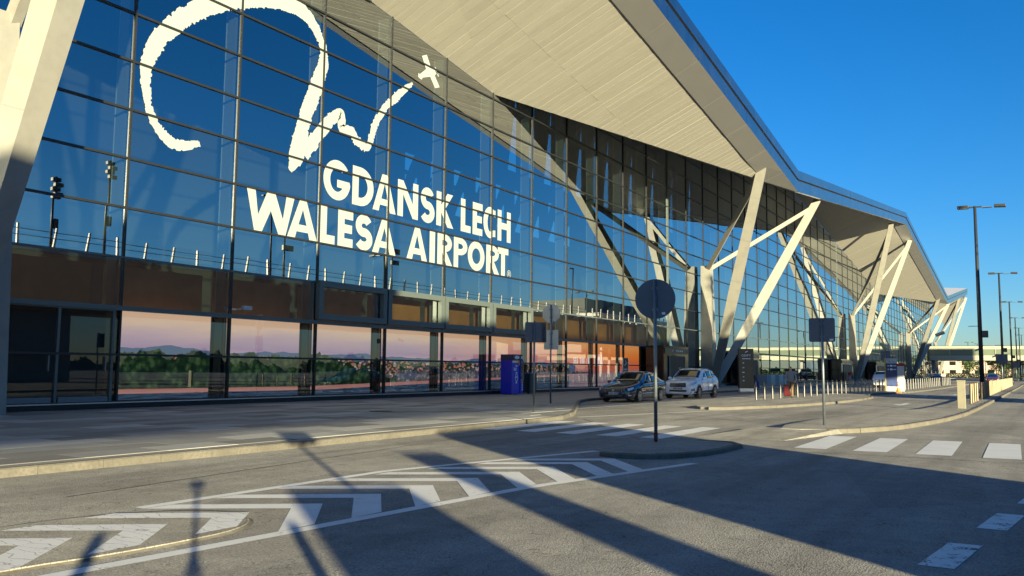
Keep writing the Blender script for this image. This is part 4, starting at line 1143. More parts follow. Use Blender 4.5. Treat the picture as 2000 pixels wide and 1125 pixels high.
box('clamp', (.03, 0, 3.15), (.06, .12, .05), 'galv', t); box('clamp', (.03, 0, 2.7), (.06, .12, .05), 'galv', t)
box('sticker', (.036, -.17, 2.62), (.004, .07, .05), 'plate', t); box('foot_band', (0, 0, .1), (.08, .08, .16), 'dark_red', t, .02)
def rrect(w, h, r=.05, n=5):
    out = []
    for cx, cz, a in ((w / 2 - r, h / 2 - r, 0), (-w / 2 + r, h / 2 - r, 90), (-w / 2 + r, -h / 2 + r, 180), (w / 2 - r, -h / 2 + r, 270)):
        out += arc(cx, cz, r, r, a, a + 90, n)
    return out
t = thing('road_sign', 'square road sign seen from behind on a post on the median island', 'sign', (24.48, 4.96, .1), .25)
pole(t, 2.92, .036, 'galv'); board(t, 'sign_plate', rrect(.68, .66), 0, 2.6, 'sign_back')
box('clamp', (.03, 0, 2.78), (.06, .12, .04), 'galv', t); box('clamp', (.03, 0, 2.42), (.06, .12, .04), 'galv', t); box('sticker', (.036, -.24, 2.33), (.004, .1, .05), 'plate', t)
t = thing('road_sign', 'octagonal sign above a square one, seen from behind on the pavement', 'sign', (32.08, 17.65, KH), .12)
pole(t, 4.2, .035, 'galv')
board(t, 'octagon_plate', [(.43 * math.cos(math.pi / 8 + i * math.pi / 4), .43 * math.sin(math.pi / 8 + i * math.pi / 4)) for i in range(8)], 0, 3.83, 'sign_back_light')
board(t, 'square_plate', rrect(.66, .84, .03), 0, 2.70, 'sign_back_light')
for z in (4.0, 3.65, 2.95, 2.5): box('clamp', (.03, 0, z), (.06, .14, .045), 'galv', t)
cyl('marker_stub', (.02, -.12, 3.15), (.02, -.12, 3.5), .03, 'galv', t)
t = thing('road_sign', 'narrow rectangular sign turned edge on beside the octagonal sign', 'sign', (25.0, 14.39, KH), .85)
pole(t, 3.05, .035, 'galv'); board(t, 'sign_plate', rrect(.62, .68, .03), 0, 2.68, 'sign_back')
board(t, 'front_plate', rrect(.4, .68, .03), -.3, 2.68, 'sign_back').rotation_euler = (0, 0, -1.2)
for k, (x, y, lab) in enumerate([(72, 9.9, 'grey rectangular sign on a thin post right of the blue totem'), (88, 2.5, 'grey rectangular sign on a post right of the nearest lamp post'), (150, 2.4, 'small grey rectangular sign far down the median between lamp posts')]):
    t = thing('road_sign', lab, 'sign', (x, y, .1), .1)
    pole(t, 3.2, .04); board(t, 'sign_plate', rrect(.95 if k else .7, .85 if k else .75, .03), 0, 2.75, 'sign_back')

# ------------------------------------------------------------------ lamp posts
lamp_names = ['tall double headed lamp post, nearest in the row on the median', 'second double headed lamp post from the front on the median',
              'third double headed lamp post from the front on the median', 'fourth double headed lamp post from the front on the median',
              'fifth double headed lamp post from the front on the median', 'sixth double headed lamp post from the front on the median']
def lamp(label, x, y, h, cams=True, grp='double headed lamp posts along the median'):
    t = thing('lamp_post', label, 'street lamp', (x, y, .1), 0, grp)
    cyl('pole', (0, 0, 0), (0, 0, h), .14, 'lamp_paint', t, .085, 16)
    cyl('base_collar', (0, 0, 0), (0, 0, .5), .17, 'lamp_paint', t, None, 16)
    for s_ in (1, -1):
        MB().box((0, s_ * .21, h - .05), (.09, .34, .09)).obj('bracket', 'lamp_paint', t)
        hd = box('lamp_head', (0, s_ * .66, h - .02), (.42, .64, .17), 'lamp_head', t, .03); hd.rotation_euler = (s_ * -.06 if s_ < 0 else 0, 0, 0)
        MB().box((0, s_ * .66, h - .115), (.34, .54, .03)).obj('diffuser', 'lens', hd if False else t)
    if cams:
        q = MB().box((0, .35, 4.35), (.04, .55, .04)).obj('camera_arm', 'galv', t)
        o = box('camera', (-.1, .75, 4.42), (.22, .55, .2), 'galv', t, .04); o.rotation_euler = (-.35, 0, 0)
        box('control_box', (-.05, -.28, 3.85), (.24, .32, .42), 'lamp_paint', t, .02)
    return t
for k in range(6): lamp(lamp_names[k], 60 + 41.5 * k, 2.8, 11.85)
far_l = ['far double headed street lamp left of the row, nearest the tilted column arm', 'far double headed street lamp seen above the middle of the footbridge', 'far double headed street lamp right of the other two above the footbridge']
for k, (x, y) in enumerate([(330, 19.2), (350, 17.4), (372, 16.0)]):
    lamp(far_l[k], x, y, 12, False, 'far lamps above the footbridge')

# ------------------------------------------------------------------ bollards
def bollard_proto(mat, r, h):
    v, f = cylg((0, 0, 0), (0, 0, h - r * .4), r, None, 14, False)
    n = 14; v2, f2 = cylg((0, 0, h - r * .4), (0, 0, h), r, r * .6, 14)
    m_ = MB().add((v, f)).add((v2, f2)); m_.add(cylg((0, 0, 0), (0, 0, .02), r * 1.35, None, 14))
    me = bpy.data.meshes.new('bollard'); me.from_pydata([tuple(q) for q in m_.v], [], m_.f); me.update(); me.materials.append(MATS[mat])
    for p in me.polygons: p.use_smooth = len(p.vertices) == 4
    return me
steel_me = bollard_proto('steel', .048, .92); sun_warm_me = bollard_proto('bollard_warm', .06, .95)
def bollards(pts, me, label, group, z=.11):
    for (x, y) in pts:
        o = bpy.data.objects.new('bollard', me); COL.objects.link(o); o.location = (x, y, z); o.rotation_euler = (random.uniform(-.015, .015), random.uniform(-.015, .015), random.uniform(0, 6))
        tag(o, label, 'bollard', group)
bollards([(43.2, 12.0), (44.4, 11.9), (45.5, 11.78), (46.6, 11.65), (49.6, 11.45), (50.9, 11.38), (52.3, 11.31), (53.6, 11.25)], steel_me, 'slim steel bollard in the near cluster around the walking person', 'bollards near the walking person')
bollards([(56.8 + i * 1.05, 11.25 - i * .083) for i in range(15)], steel_me, 'slim steel bollard in the row ending at the tall blue totem', 'bollards left of the blue totem')
bollards([(75 + i * 1.65, 9.35 - i * .02) for i in range(26)], steel_me, 'slim steel bollard in the row right of the tall blue totem', 'bollards right of the blue totem')
rp = [(46.2, 2.66), (47.7, 2.65), (49.2, 2.64), (50.7, 2.62)] + [(54.5 + 1.5 * i, 2.6 - .006 * i) for i in range(42)]
bollards(rp, sun_warm_me, 'sunlit bollard in the long row on the median past the cream post', 'bollards along the median')
t = thing('marker_post', 'square cream post at the end of the median bollard row', 'post', (39.7, 2.62, .1))
box('shaft', (0, 0, .56), (.17, .3, 1.12), 'cream_paint', t, .015); box('cap', (0, 0, 1.14), (.2, .33, .04), 'cream_paint', t, .01)

# ------------------------------------------------------------------ pavement furniture
t = thing('vending_machine', 'bright blue vending machine with white lettering against the glass front', 'machine', (41.9, 25.55, KH), 0)
t.scale = (.64, 1, 1.0)
box('cabinet', (0, .15, 1.02), (1.35, .75, 1.98), 'blue_vinyl', t, .02); box('header', (.12, .1, 2.1), (1.62, .86, .34), 'dark_blue', t, .02)
box('light_strip', (0, -.235, 1.86), (1.2, .02, .12), 'alu', t); box('price_label', (.5, -.242, 1.78), (.22, .02, .26), 'orange', t)
box('side_unit', (.98, .1, 1.0), (.55, .72, 1.9), 'blue_vinyl', t, .02); box('control_panel', (.98, -.27, 1.45), (.5, .06, .85), 'galv', t, .01); box('screen', (.98, -.305, 1.52), (.34, .02, .55), 'black_gloss', t); box('card_slot', (.98, -.3, .98), (.4, .05, .22), 'galv', t, .01); box('coin_label', (.98, -.28, .8), (.42, .03, .14), 'orange', t); box('foot', (.0, .15, .02), (1.2, .6, .06), 'black', t)
me_r = [((.0, -.232, .95), .2)]
q = MB()
for i in range(24):
    a0, a1 = 6.2832 * i / 24, 6.2832 * (i + 1) / 24
    q.add(beamg([((.1 + .2 * math.cos(a0), -.235, .95 + .2 * math.sin(a0)), .045, .02), ((.1 + .2 * math.cos(a1), -.235, .95 + .2 * math.sin(a1)), .045, .02)]))
q.obj('ring_mark', 'text_white', t)
MB().box((.1, -.234, .98), (.22, .02, .07)).box((.1, -.234, 1.22), (.2, .02, .1)).box((.1, -.234, .68), (.2, .02, .12)).box((.1, -.234, 1.62), (.24, .02, .1)).obj('suitcase_mark', 'text_white', t)
# flowing white script on the cabinet and lettering blocks on the header
for k, zz in enumerate((1.47, 1.38)):
    pts = [(-.38 + .045 * i, zz + .04 * math.sin(i * 1.9 + k)) for i in range(12)]
    lp = stroke(pts, .05); mk('script_mark', [(x, -.236 - .001 * k, z) for x, z in lp], [(i, i + 1, len(lp) - 2 - i, len(lp) - 1 - i) for i in range(11)], 'text_white', t)
for xx, ww in ((-.35, .22), (.12, .3), (.68, .14), (.85, .12)): MB().box((xx, -.342, 2.1), (ww, .02, .13)).obj('header_lettering', 'text_white', t)
cyl('header_ring', (-.13, -.335, 2.1), (-.13, -.352, 2.1), .12, 'text_white', t, None, 20)
for k in range(4): MB().box((.98 + .02 * (k % 2), -.285, .66 - k * .13), (.16, .02, .09)).obj('side_lettering', 'text_white', t)
t = thing('litter_bin', 'dark green litter bin standing right of the blue vending machine', 'bin', (43.9, 25.6, KH))
box('body', (0, 0, .62), (.75, .6, 1.1), 'bin_green', t, .03); box('lid', (0, 0, 1.2), (.8, .65, .07), 'galv', t, .02); box('leg', (-.42, -.2, .55), (.07, .1, 1.1), 'black', t)
t = thing('smoking_sign', 'small black no smoking board on a stand above the dark sedan', 'sign', (57.2, 25.3, KH))
box('panel', (0, 0, 1.75), (.85, .05, 1.1), 'black', t, .01); MB().box((.46, 0, 1.15), (.06, .06, 2.3)).box((-.46, 0, 1.15), (.04, .05, 2.3)).obj('stand', 'alu', t)
mk('cigarette_mark', [(-.25, -.03, 1.72), (.25, -.03, 1.95), (.28, -.03, 2.03), (-.22, -.03, 1.80)], [(0, 1, 2, 3)], 'text_white', t); mk('smoke_mark', [(-.02, -.03, 1.98), (.06, -.03, 2.0), (.0, -.03, 2.16), (-.06, -.03, 2.14)], [(0, 1, 2, 3)], 'text_white', t)
MB().box((0, -.03, 1.5), (.6, .01, .05)).box((0, -.03, 1.36), (.5, .01, .04)).obj('text_lines', 'text_white', t)
# dark totem
t = thing('totem_sign', 'dark green totem with white lettering right of the white SUV', 'sign', (59.6, 17.25, KH), -.95)
box('slab', (0, 0, 1.62), (1.05, .30, 2.75), 'totem_dark', t, .02); box('foot_plate', (0, -.01, .13), (1.0, .31, .22), 'alu', t)
mk('arrow_mark', [(-.1, -.155, 2.70), (.1, -.155, 2.80), (.14, -.155, 2.86), (-.05, -.155, 2.79)], [(0, 1, 2, 3)], 'text_white', t)
for k, ch in enumerate('COUPTT'[:5]):
    write(t, ch, -.34 + k * .135, 2.45, .115, .15, .028, -.156, 'text_white', 'letter')
MB().box((0, -.156, 2.3), (.6, .006, .05)).obj('text_line', 'text_white', t)
for k, zz in enumerate((2.0, 1.68, 1.35, 1.05, .78)): MB().box((-.22, -.156, zz), (.1 + .03 * (k % 3), .006, .07)).obj('row_icon', 'text_white', t)
# blue and white totem
t = thing('totem_sign', 'tall blue and white totem with red topped wing in the bollard row', 'sign', (70.0, 9.15, .1), -1.25)
box('slab', (-.1, 0, 1.35), (.78, .22, 2.3), 'totem_blue', t, .02); box('white_top', (-.1, -.004, 2.32), (.785, .225, .38), 'white_plastic', t, .01); box('white_foot', (-.1, -.004, .22), (.785, .225, .34), 'white_plastic', t, .01)
box('yellow_edge', (-.52, .02, 1.3), (.05, .2, 2.5), 'yellow_paint', t); box('wing', (.55, .06, 1.0), (.5, .2, 1.9), 'white_plastic', t, .02); box('red_cap', (.55, .055, 2.03), (.51, .21, .2), 'red', t, .01)
mk('bird_mark', [(-.4, -.118, 2.42), (-.22, -.118, 2.39), (-.2, -.118, 2.36), (-.36, -.118, 2.38)], [(0, 1, 2, 3)], 'black', t)
MB().box((-.08, -.118, 2.24), (.5, .005, .03)).obj('text_line', 'dark_blue', t)
for k, zz in enumerate((1.95, 1.68)):
    MB().box((-.33, -.112, zz), (.08, .006, .08)).box((-.12, -.112, zz), (.18, .006, .13)).box((.12, -.112, zz), (.2, .006, .05)).obj('pictogram_row', 'text_white', t)
cyl('seal_mark', (-.05, -.116, .22), (-.05, -.12, .22), .06, 'dark_blue', t, None, 16)
t = thing('traffic_cone', 'orange and white traffic cone at the foot of the blue totem', 'cone', (68.4, 8.6, .1))
box('base', (0, 0, .03), (.4, .4, .06), 'orange', t, .01)
for z0, z1, m_ in ((.06, .3, 'orange'), (.3, .45, 'text_white'), (.45, .58, 'orange'), (.58, .68, 'text_white'), (.68, .8, 'orange')):
    cyl('cone_band', (0, 0, z0), (0, 0, z1), .16 - .13 * (z0 - .06) / .74, m_, t, .16 - .13 * (z1 - .06) / .74, 16)
t = thing('litter_bin', 'small red bin standing beside the far forked column', 'bin', (140, 24.3, KH)); box('body', (0, 0, .65), (.6, .6, 1.3), 'red', t, .05); box('lid', (0, 0, 1.34), (.64, .64, .1), 'dark_red', t, .03)

def bench(label, x, y, rz=0, w=2.2):
    t = thing('bench', label, 'bench', (x, y, KH), rz)
    for k in range(4): MB().box((0, -.2 + k * .13, .45), (w, .1, .04)).obj('seat_slat', 'bench_blue', t)
    for k in range(3): MB().box((0, .3, .6 + k * .14), (w, .03, .1)).obj('back_slat', 'bench_blue', t)
    for sx in (-.42, .42): MB().box((sx * w, 0, .22), (.06, .5, .44)).box((sx * w, .3, .65), (.05, .04, .5)).obj('leg', 'galv', t)
bench('blue bench behind the first bollards with a person sitting on it', 73.2, 20.6); bench('blue bench in front of the dark entrance behind the bollards', 128, 22.0)
t = thing('planter', 'pale boxy planter behind the walking person', 'planter', (86, 22.2, KH))
for k in range(5): box('side_panel', (-3.2 + k * 1.6, 0, .55), (1.5, .9, 1.1), 'pale_render' if k % 2 else 'grey_render', t, .02)
box('base', (0, 0, .06), (8.4, 1.1, .12), 'galv', t)

# ------------------------------------------------------------------ people
def person(label, loc, rz, joints, edges, radii, mats, scale=1.):
    """skin-modifier body; mats: list of (test(co)->bool, material)"""
    me = bpy.data.meshes.new('person'); me.from_pydata(joints, edges, []); me.update()
    o = bpy.data.objects.new('person', me); COL.objects.link(o)
    sk = o.modifiers.new('skin', 'SKIN'); sk.use_smooth_shade = True
    for i, d in enumerate(me.skin_vertices[0].data): d.radius = radii[i] if isinstance(radii[i], tuple) else (radii[i], radii[i]); d.use_root = (i == 0)
    o.modifiers.new('sub', 'SUBSURF').levels = 2
    dg = bpy.context.evaluated_depsgraph_get(); dg.update()
    nm = bpy.data.meshes.new_from_object(o.evaluated_get(dg)); bpy.data.objects.remove(o)
    o = bpy.data.objects.new('person', nm); COL.objects.link(o)
    nm.materials.clear()
    for _, m_ in mats: nm.materials.append(MATS[m_])
    for p in nm.polygons:
        p.use_smooth = True
        for k, (tst, _) in enumerate(mats):
            if tst(p.center): p.material_index = k; break
    o.location = loc; o.rotation_euler = (0, 0, rz); o.scale = (scale,) * 3
    tag(o, label, 'person'); return o
# local: x forward, y left
J = [(0, 0, .95), (.02, 0, 1.15), (.03, 0, 1.38), (.04, 0, 1.47), (.07, 0, 1.54), (.09, 0, 1.63), (.08, 0, 1.72),
     (.03, .19, 1.40), (-.05, .25, 1.13), (.10, .26, .92), (.14, .25, .84),
     (.03, -.19, 1.40), (.10, -.25, 1.14), (.30, -.22, .98), (.36, -.21, .92),
     (.0, .1, .90), (.2, .1, .50), (.12, .1, .09), (.28, .1, .04),
     (.0, -.1, .90), (-.06, -.1, .48), (-.32, -.1, .14), (-.2, -.1, .05)]
E_ = [(0, 1), (1, 2), (2, 3), (3, 4), (4, 5), (5, 6), (2, 7), (7, 8), (8, 9), (9, 10), (2, 11), (11, 12), (12, 13), (13, 14), (0, 15), (15, 16), (16, 17), (17, 18), (0, 19), (19, 20), (20, 21), (21, 22)]
Rr = [(.15, .12), (.15, .12), (.16, .12), .06, .06, (.085, .095), (.06, .07), .075, .055, .042, .04, .075, .055, .042, .04, .1, .075, .05, .045, .1, .075, .05, .045]
person('person walking with a dark backpack and light jacket behind the bollards', (48.6, 11.55, .11), math.pi * .97, J, E_, Rr,
       [(lambda c: c.z > 1.68 or (c.z > 1.58 and c.x < .05), 'hair'), (lambda c: c.z > 1.46 or (c.z < .95 and c.z > .8 and abs(c.y) > .2), 'skin'), (lambda c: c.z > .88, 'grey_cloth'), (lambda c: c.z < .08, 'black_cloth'), (lambda c: True, 'brown_cloth')])
t = thing('backpack', 'dark backpack on the walking person', 'backpack', (48.84, 11.55, 1.3)); box('bag', (0, 0, 0), (.22, .34, .46), 'black_cloth', t, .07); box('pocket', (.1, 0, -.08), (.08, .28, .24), 'black_cloth', t, .03)
t = thing('suitcase', 'dark red suitcase rolled along by the walking person', 'suitcase', (49.7, 12.0, .11), .2)
box('shell', (0, 0, .38), (.26, .46, .66), 'dark_red', t, .05); MB().box((0, -.12, .85), (.02, .02, .3)).box((0, .12, .85), (.02, .02, .3)).box((0, 0, 1.0), (.03, .26, .03)).obj('handle', 'alu', t)
for sx in (-.08, .08):
    for sy in (-.17, .17): cyl('wheel', (sx, sy - .015, .04), (sx, sy + .015, .04), .035, 'black', t)
t = thing('suitcase', 'black suitcase just right of the dark red suitcase', 'suitcase', (51.3, 12.1, .11), -.2); o = box('shell', (0, 0, .36), (.25, .44, .6), 'black_cloth', t, .05); MB().box((0, 0, .78), (.03, .24, .26)).obj('handle', 'black', t)
J2 = [(0, 0, .95), (0, 0, 1.16), (0, 0, 1.4), (.01, 0, 1.48), (.02, 0, 1.55), (.03, 0, 1.64), (.02, 0, 1.73), (0, .2, 1.41), (.0, .25, 1.13), (.08, .25, .9), (.1, .25, .82), (0, -.2, 1.41), (0, -.25, 1.13), (.08, -.25, .9), (.1, -.25, .82),
      (0, .1, .9), (.03, .1, .5), (-.02, .1, .09), (.14, .1, .04), (0, -.1, .9), (.02, -.1, .5), (-.02, -.1, .09), (.14, -.1, .04)]
person('person in a bright blue jacket standing behind the white SUV', (61.6, 22.8, KH), 2.2, J2, E_, Rr, [(lambda c: c.z > 1.67, 'hair'), (lambda c: c.z > 1.47, 'skin'), (lambda c: c.z > .86, 'blue_cloth'), (lambda c: True, 'navy_cloth')])
person('person in dark clothes standing far off beneath the footbridge', (158, 17.4, 0), 2.2, J2, E_, Rr, [(lambda c: c.z > 1.67, 'hair'), (lambda c: c.z > 1.47, 'skin'), (lambda c: True, 'navy_cloth')])
J3 = [(0, 0, .55), (-.04, 0, .78), (-.02, 0, 1.02), (0, 0, 1.1), (.05, 0, 1.16), (.09, 0, 1.24), (.08, 0, 1.33), (0, .2, 1.02), (.08, .25, .78), (.3, .18, .72), (.37, .16, .74), (0, -.2, 1.02), (.08, -.25, .78), (.3, -.18, .72), (.37, -.16, .74),
      (.06, .1, .54), (.45, .12, .54), (.45, .12, .09), (.58, .12, .04), (.06, -.1, .54), (.45, -.12, .54), (.47, -.12, .09), (.6, -.12, .04)]
person('person in dark clothes sitting on the blue bench near the dark green totem', (73.2, 20.6, KH), -1.9, J3, E_, Rr, [(lambda c: c.z > 1.28, 'hair'), (lambda c: c.z > 1.1, 'skin'), (lambda c: c.z > .6, 'navy_cloth'), (lambda c: True, 'blue_cloth')])
person('person in black top and jeans sitting before the dark entrance', (128, 22.0, KH), -1.4, J3, E_, Rr, [(lambda c: c.z > 1.28, 'hair'), (lambda c: c.z > 1.1, 'skin'), (lambda c: c.z > .6, 'black_cloth'), (lambda c: True, 'bench_blue')])

# ------------------------------------------------------------------ footbridge
XBG = 250
br = thing('footbridge', 'long glazed footbridge crossing from the terminal over the far road', 'bridge', (XBG, 24.0, 0))
Lb = 110
MB().box((2.5, -Lb / 2, 5.45), (5, Lb, 1.25)).obj('lower_panel', 'bridge_panel', br); MB().box((2.5, -Lb / 2, 8.1), (5.2, Lb, .85)).obj('upper_panel', 'bridge_panel', br)
MB().box((2.5, -Lb / 2, 8.56), (5.4, Lb + .2, .08)).box((2.5, -Lb / 2, 4.78), (5.1, Lb, .1)).obj('edge_trim', 'mullion', br)
MB().box((4.7, -Lb / 2, 6.9), (.2, Lb, 1.7)).obj('rear_wall', 'interior_mid', br)
for k in range(22):
    y = -k * 5.2
    MB().box((.06, y - 2.6, 6.87), (.04, 5.0, 1.62)).obj('window', 'bridge_window', br); MB().box((.0, y, 6.87), (.14, .14, 1.62)).obj('window_post', 'bridge_panel', br)
for y in (-1, -28, -54, -80): MB().box((2.5, y, 2.35), (.8, .8, 4.7)).obj('pier', 'concrete', br)
MB().box((-.12, -.1, 6.7), (.3, .5, 4.1)).obj('end_frame', 'black', br)

# ------------------------------------------------------------------ distant background
def bld(label, x, y, sx, sy, h, mat, rz=0., floors=3, wins=6, roofm=None):
    t = thing('distant_building', label, 'building', (x, y, 0), rz)
    box('wall', (0, 0, h / 2), (sx, sy, h), mat, t); box('roof_slab', (0, 0, h + .15), (sx + .6, sy + .6, .3), roofm or 'grey_render', t)
    me_ = None
    for fl in range(floors):
        for k in range(wins):
            yy = -sy / 2 + sy * (k + .5) / wins; zz = h * (fl + .55) / floors
            w_ = box('window', (-sx / 2 - .03, yy, zz), (.1, sy / wins * .5, h / floors * .45), 'car_glass', t) if me_ is None else None
            if me_ is None: me_ = w_.data; base = (yy, zz)
            else:
                o = bpy.data.objects.new('window', me_); COL.objects.link(o); o.parent = t; o.location = (0, yy - base[0], zz - base[1])
    return t
bld('pink rendered low building seen under the footbridge', 430, 26, 14, 34, 7.5, 'pink_render', 0, 2, 7)
bld('pale warehouse far behind, left of the pink building under the footbridge', 470, 52, 20, 22, 7, 'pale_render', 0, 2, 5)
bld('grey low building far down the road at the right edge', 620, -12, 20, 26, 8, 'grey_render', 0, 2, 6)
hl = []
for i in range(60):
    a = i / 59; y = 500 - 900 * a; hgt = 26 + 16 * math.sin(a * 9) + 9 * math.sin(a * 23 + 1)
    hl += [(1900 - 60 * math.sin(a * 5), y, -1), (1950 - 60 * math.sin(a * 5), y, hgt)]
hf = [(2 * i, 2 * i + 2, 2 * i + 3, 2 * i + 1) for i in range(59)]
plain('far_hill', (.10, .14, .17), .95); struct(mk('hill', hl, hf, 'far_hill'))
def tree(label, x, y, h, r, mat='leaf', conifer=False, n=420):
    t = thing('tree', label, 'tree', (x, y, 0), 0, 'distant trees')
    rnd = random.Random(int(x * 13 + y)); tk = MB().add(cylg((0, 0, 0), (.1, .1, h * .55), .22, .12, 8))
    for k in range(5):
        a = k * 1.26; tk.add(cylg((.05, .05, h * (.3 + .06 * k)), (r * .6 * math.cos(a), r * .6 * math.sin(a), h * (.5 + .07 * k)), .09, .03, 6))
    tk.obj('trunk', 'bark', t)
    v = []; f = []
    cl = [(rnd.gauss(0, .45) * r, rnd.gauss(0, .45) * r, h * rnd.uniform(.35, .95)) for _ in range(11)]
    for _ in range(n):
        if conifer:
            u = rnd.random(); rr = r * (1 - u) * rnd.uniform(.5, 1.05); a = rnd.uniform(0, 6.28); c = Vector((rr * math.cos(a), rr * math.sin(a), h * (.15 + .85 * u)))
        else:
            q = rnd.choice(cl); c = Vector((q[0] + rnd.gauss(0, .26) * r, q[1] + rnd.gauss(0, .26) * r, q[2] + rnd.gauss(0, .09) * h))
        s_ = rnd.uniform(.25, .6) * r * (.32 if n < 1000 else .15)
        a_ = Vector((rnd.gauss(0, 1), rnd.gauss(0, 1), rnd.gauss(0, .6))).normalized() * s_; b_ = a_.cross(Vector((rnd.gauss(0, 1), rnd.gauss(0, 1), rnd.gauss(0, 1)))).normalized() * s_ * .7
        i = len(v); v += [c - a_ - b_, c + a_ - b_ * .5, c + a_ * .6 + b_, c - a_ * .7 + b_]; f.append((i, i + 1, i + 2, i + 3))
    mk('crown', v, f, mat, t); return t
tree('bushy tree beneath the footbridge in front of the pink building', 330, 19, 7.5, 3.2, 'leaf', False, 1800)
tree('second bushy tree beneath the footbridge, right of the pink building', 345, 11.5, 7.5, 3.0, 'leaf', False, 1800)
tree('tall pointed conifer right of the nearest lamp post, under the footbridge', 330, 6.0, 10, 2.6, 'leaf2', True, 1800)
tree('broad tree between the second and third lamp posts, under the footbridge', 340, 2.6, 9, 3.4, 'leaf2', False, 1800)
tree('small round tree under the footbridge left of the conifer', 380, 9.4, 8, 2.4, 'leaf2', False, 1800)
hd = thing('hedge', 'long low dark hedge across the far end of the road', 'hedge', (300, 0, 0)); rnd = random.Random(4); v = []; f = []
for _ in range(7000):
    c = Vector((rnd.uniform(-1, 1), rnd.uniform(-40, 24), rnd.uniform(.1, 1.5))); s_ = rnd.uniform(.1, .22)
    a_ = Vector((rnd.gauss(0, 1), rnd.gauss(0, 1), rnd.gauss(0, 1))).normalized() * s_; b_ = a_.cross(Vector((rnd.gauss(0, 1), rnd.gauss(0, 1), rnd.gauss(0, 1)))).normalized() * s_
    i = len(v); v += [c - a_, c + b_, c + a_, c - b_]; f.append((i, i + 1, i + 2, i + 3))
mk('foliage', v, f, 'leaf2', hd)

# ------------------------------------------------------------------ behind the camera: elevated road, its posts and the things that shade the foreground
YV = -18.
vd = thing('elevated_road', 'brown elevated road mirrored in the lower rows of facade glass', 'viaduct', (0, YV, 0))
MB().box((63, -2.2, 8.73), (246, 4.4, 5.05)).obj('deck', 'brown_wall', vd)
MB().box((63, .03, 11.15), (246, .25, .35)).obj('edge_beam', 'concrete', vd)
MB().box((-32, -1., 12.6), (56, .3, 2.8)).obj('parapet', 'concrete', vd)
for x in (-52, 40.5, 118, 180):
    MB().box((x, -2.2, 3.1), (7 if x == 40.5 else 1.6, 2.2, 6.2)).obj('pier', 'concrete', vd)  # the wide pier is added to shade the far median
rp_me = None
for k in range(55):
    x = 20 + k * 3.0
    lean = (.5 if k % 3 else -.15)
    v, f = beamg([((0, 0, 0), .2, .2), ((lean * .5, 0, 1.9), .16, .16)])
    mk('railing_post', [(a[0] + x, a[1] + .1, a[2] + 11.3) for a in v], f, 'white_plastic', vd)
MB().box((103, .1, 12.3), (166, .05, .06)).box((103, .1, 12.8), (166, .05, .06)).obj('railing_bar', 'galv', vd)
vl = ['mast with stacked floodlights on the elevated road, leftmost mirrored beside the left column', 'tall mast with floodlights and a box mirrored near the left column',
      'single armed lamp mast mirrored left of the letter W', 'mast with sign boxes mirrored left of the letter W', 'mast with sign boxes mirrored below the letters LESA', 'single armed lamp mast mirrored below the letters AIR', 'single armed lamp mast mirrored right of the lettering']
for k, (x, kind, h) in enumerate(((41.5, 'flood', 6.5), (46.5, 'flood', 9.), (66.5, 'lamp', 9.5), (68.5, 'box', 5.5), (88, 'box', 6.), (100, 'lamp', 8.), (140, 'lamp', 9.))):
    t = thing('lamp_mast', vl[k], 'street lamp', (x, YV - 1.2, 11.2), 0, 'masts on the elevated road')
    cyl('pole', (0, 0, 0), (0, 0, h), .13, 'lamp_paint', t, .09, 10)
    if kind == 'lamp': box('lamp_head', (-.7, 0, h), (1.5, .35, .18), 'lamp_head', t, .03)
    if kind == 'flood':
        for q in range(4): box('floodlight', (.15 if q % 2 else -.1, .15, h - .3 - q * .42), (.75, .4, .34), 'lamp_head', t, .04)
        box('control_box', (.3, 0, h * .4), (.4, .4, .9), 'lamp_paint', t, .03)
    if kind == 'box':
        box('sign_box', (0, .2, h - .2), (2.2, .3, .7), 'lamp_paint', t, .03); box('sign_box', (.3, .2, h - 1.7), (1.5, .3, .6), 'lamp_paint', t, .03)
# white-fronted building beyond the elevated road (mirrored right of the lettering)
t = thing('arcade_building', 'white framed building with dark upper storey mirrored right of the lettering', 'building', (185, -26, 0))
box('upper_storey', (0, -10, 15), (40, 14, 4), 'interior_mid', t); box('hall', (0, -9, 9), (44, 12, 8), 'grey_render', t)
MB().box((0, -1, 13.2), (46, 5, .7)).obj('canopy', 'white_plastic', t)
for k in range(11): MB().box((-20 + k * 4, .8, 6.5), (.5, .5, 12.8)).obj('column', 'white_plastic', t)
for k in range(10): MB().box((-18 + k * 4, -2.9, 10.5), (3, .1, 4)).obj('window', 'car_glass', t)
tree('round tree under the elevated road mirrored in the left door glass', 34, -60, 9, 4, 'leaf2', False, 2600); tree('second tree under the elevated road mirrored in the left door glass', 60, -75, 9, 4, 'leaf', False, 2600)
rnd = random.Random(9); v = []; f = []
for i in range(2600):
    xx = -100 + i * .4
    hh = 3.4 + 1.6 * math.sin(xx * .09) + 1.1 * math.sin(xx * .31 + 1) + .7 * math.sin(xx * 1.1) + rnd.uniform(-.5, .5)
    yy = -150 + 2 * math.sin(xx * .2)
    v += [(xx, yy + 2.5 + rnd.uniform(-.4, .4), -.03), (xx, yy + 1.6 + rnd.uniform(-.6, .6), hh * .6), (xx, yy, hh), (xx, yy - 3, -.03)]
for i in range(2599):
    for k in range(3): f.append((4 * i + k, 4 * i + 4 + k, 4 * i + 5 + k, 4 * i + 1 + k))
o = mk('far_wood', v, f, 'leaf2'); o['kind'] = 'stuff'; o['label'] = 'far dark belt of trees mirrored under the elevated road'; o['category'] = 'wood'
u_ = Vector((math.cos(SUN_AZ), math.sin(SUN_AZ))); v_ = Vector((-u_.y, u_.x))
def spot(along, lat): p = u_ * along + v_ * lat; return (p.x, p.y, 0)
rz_s = SUN_AZ
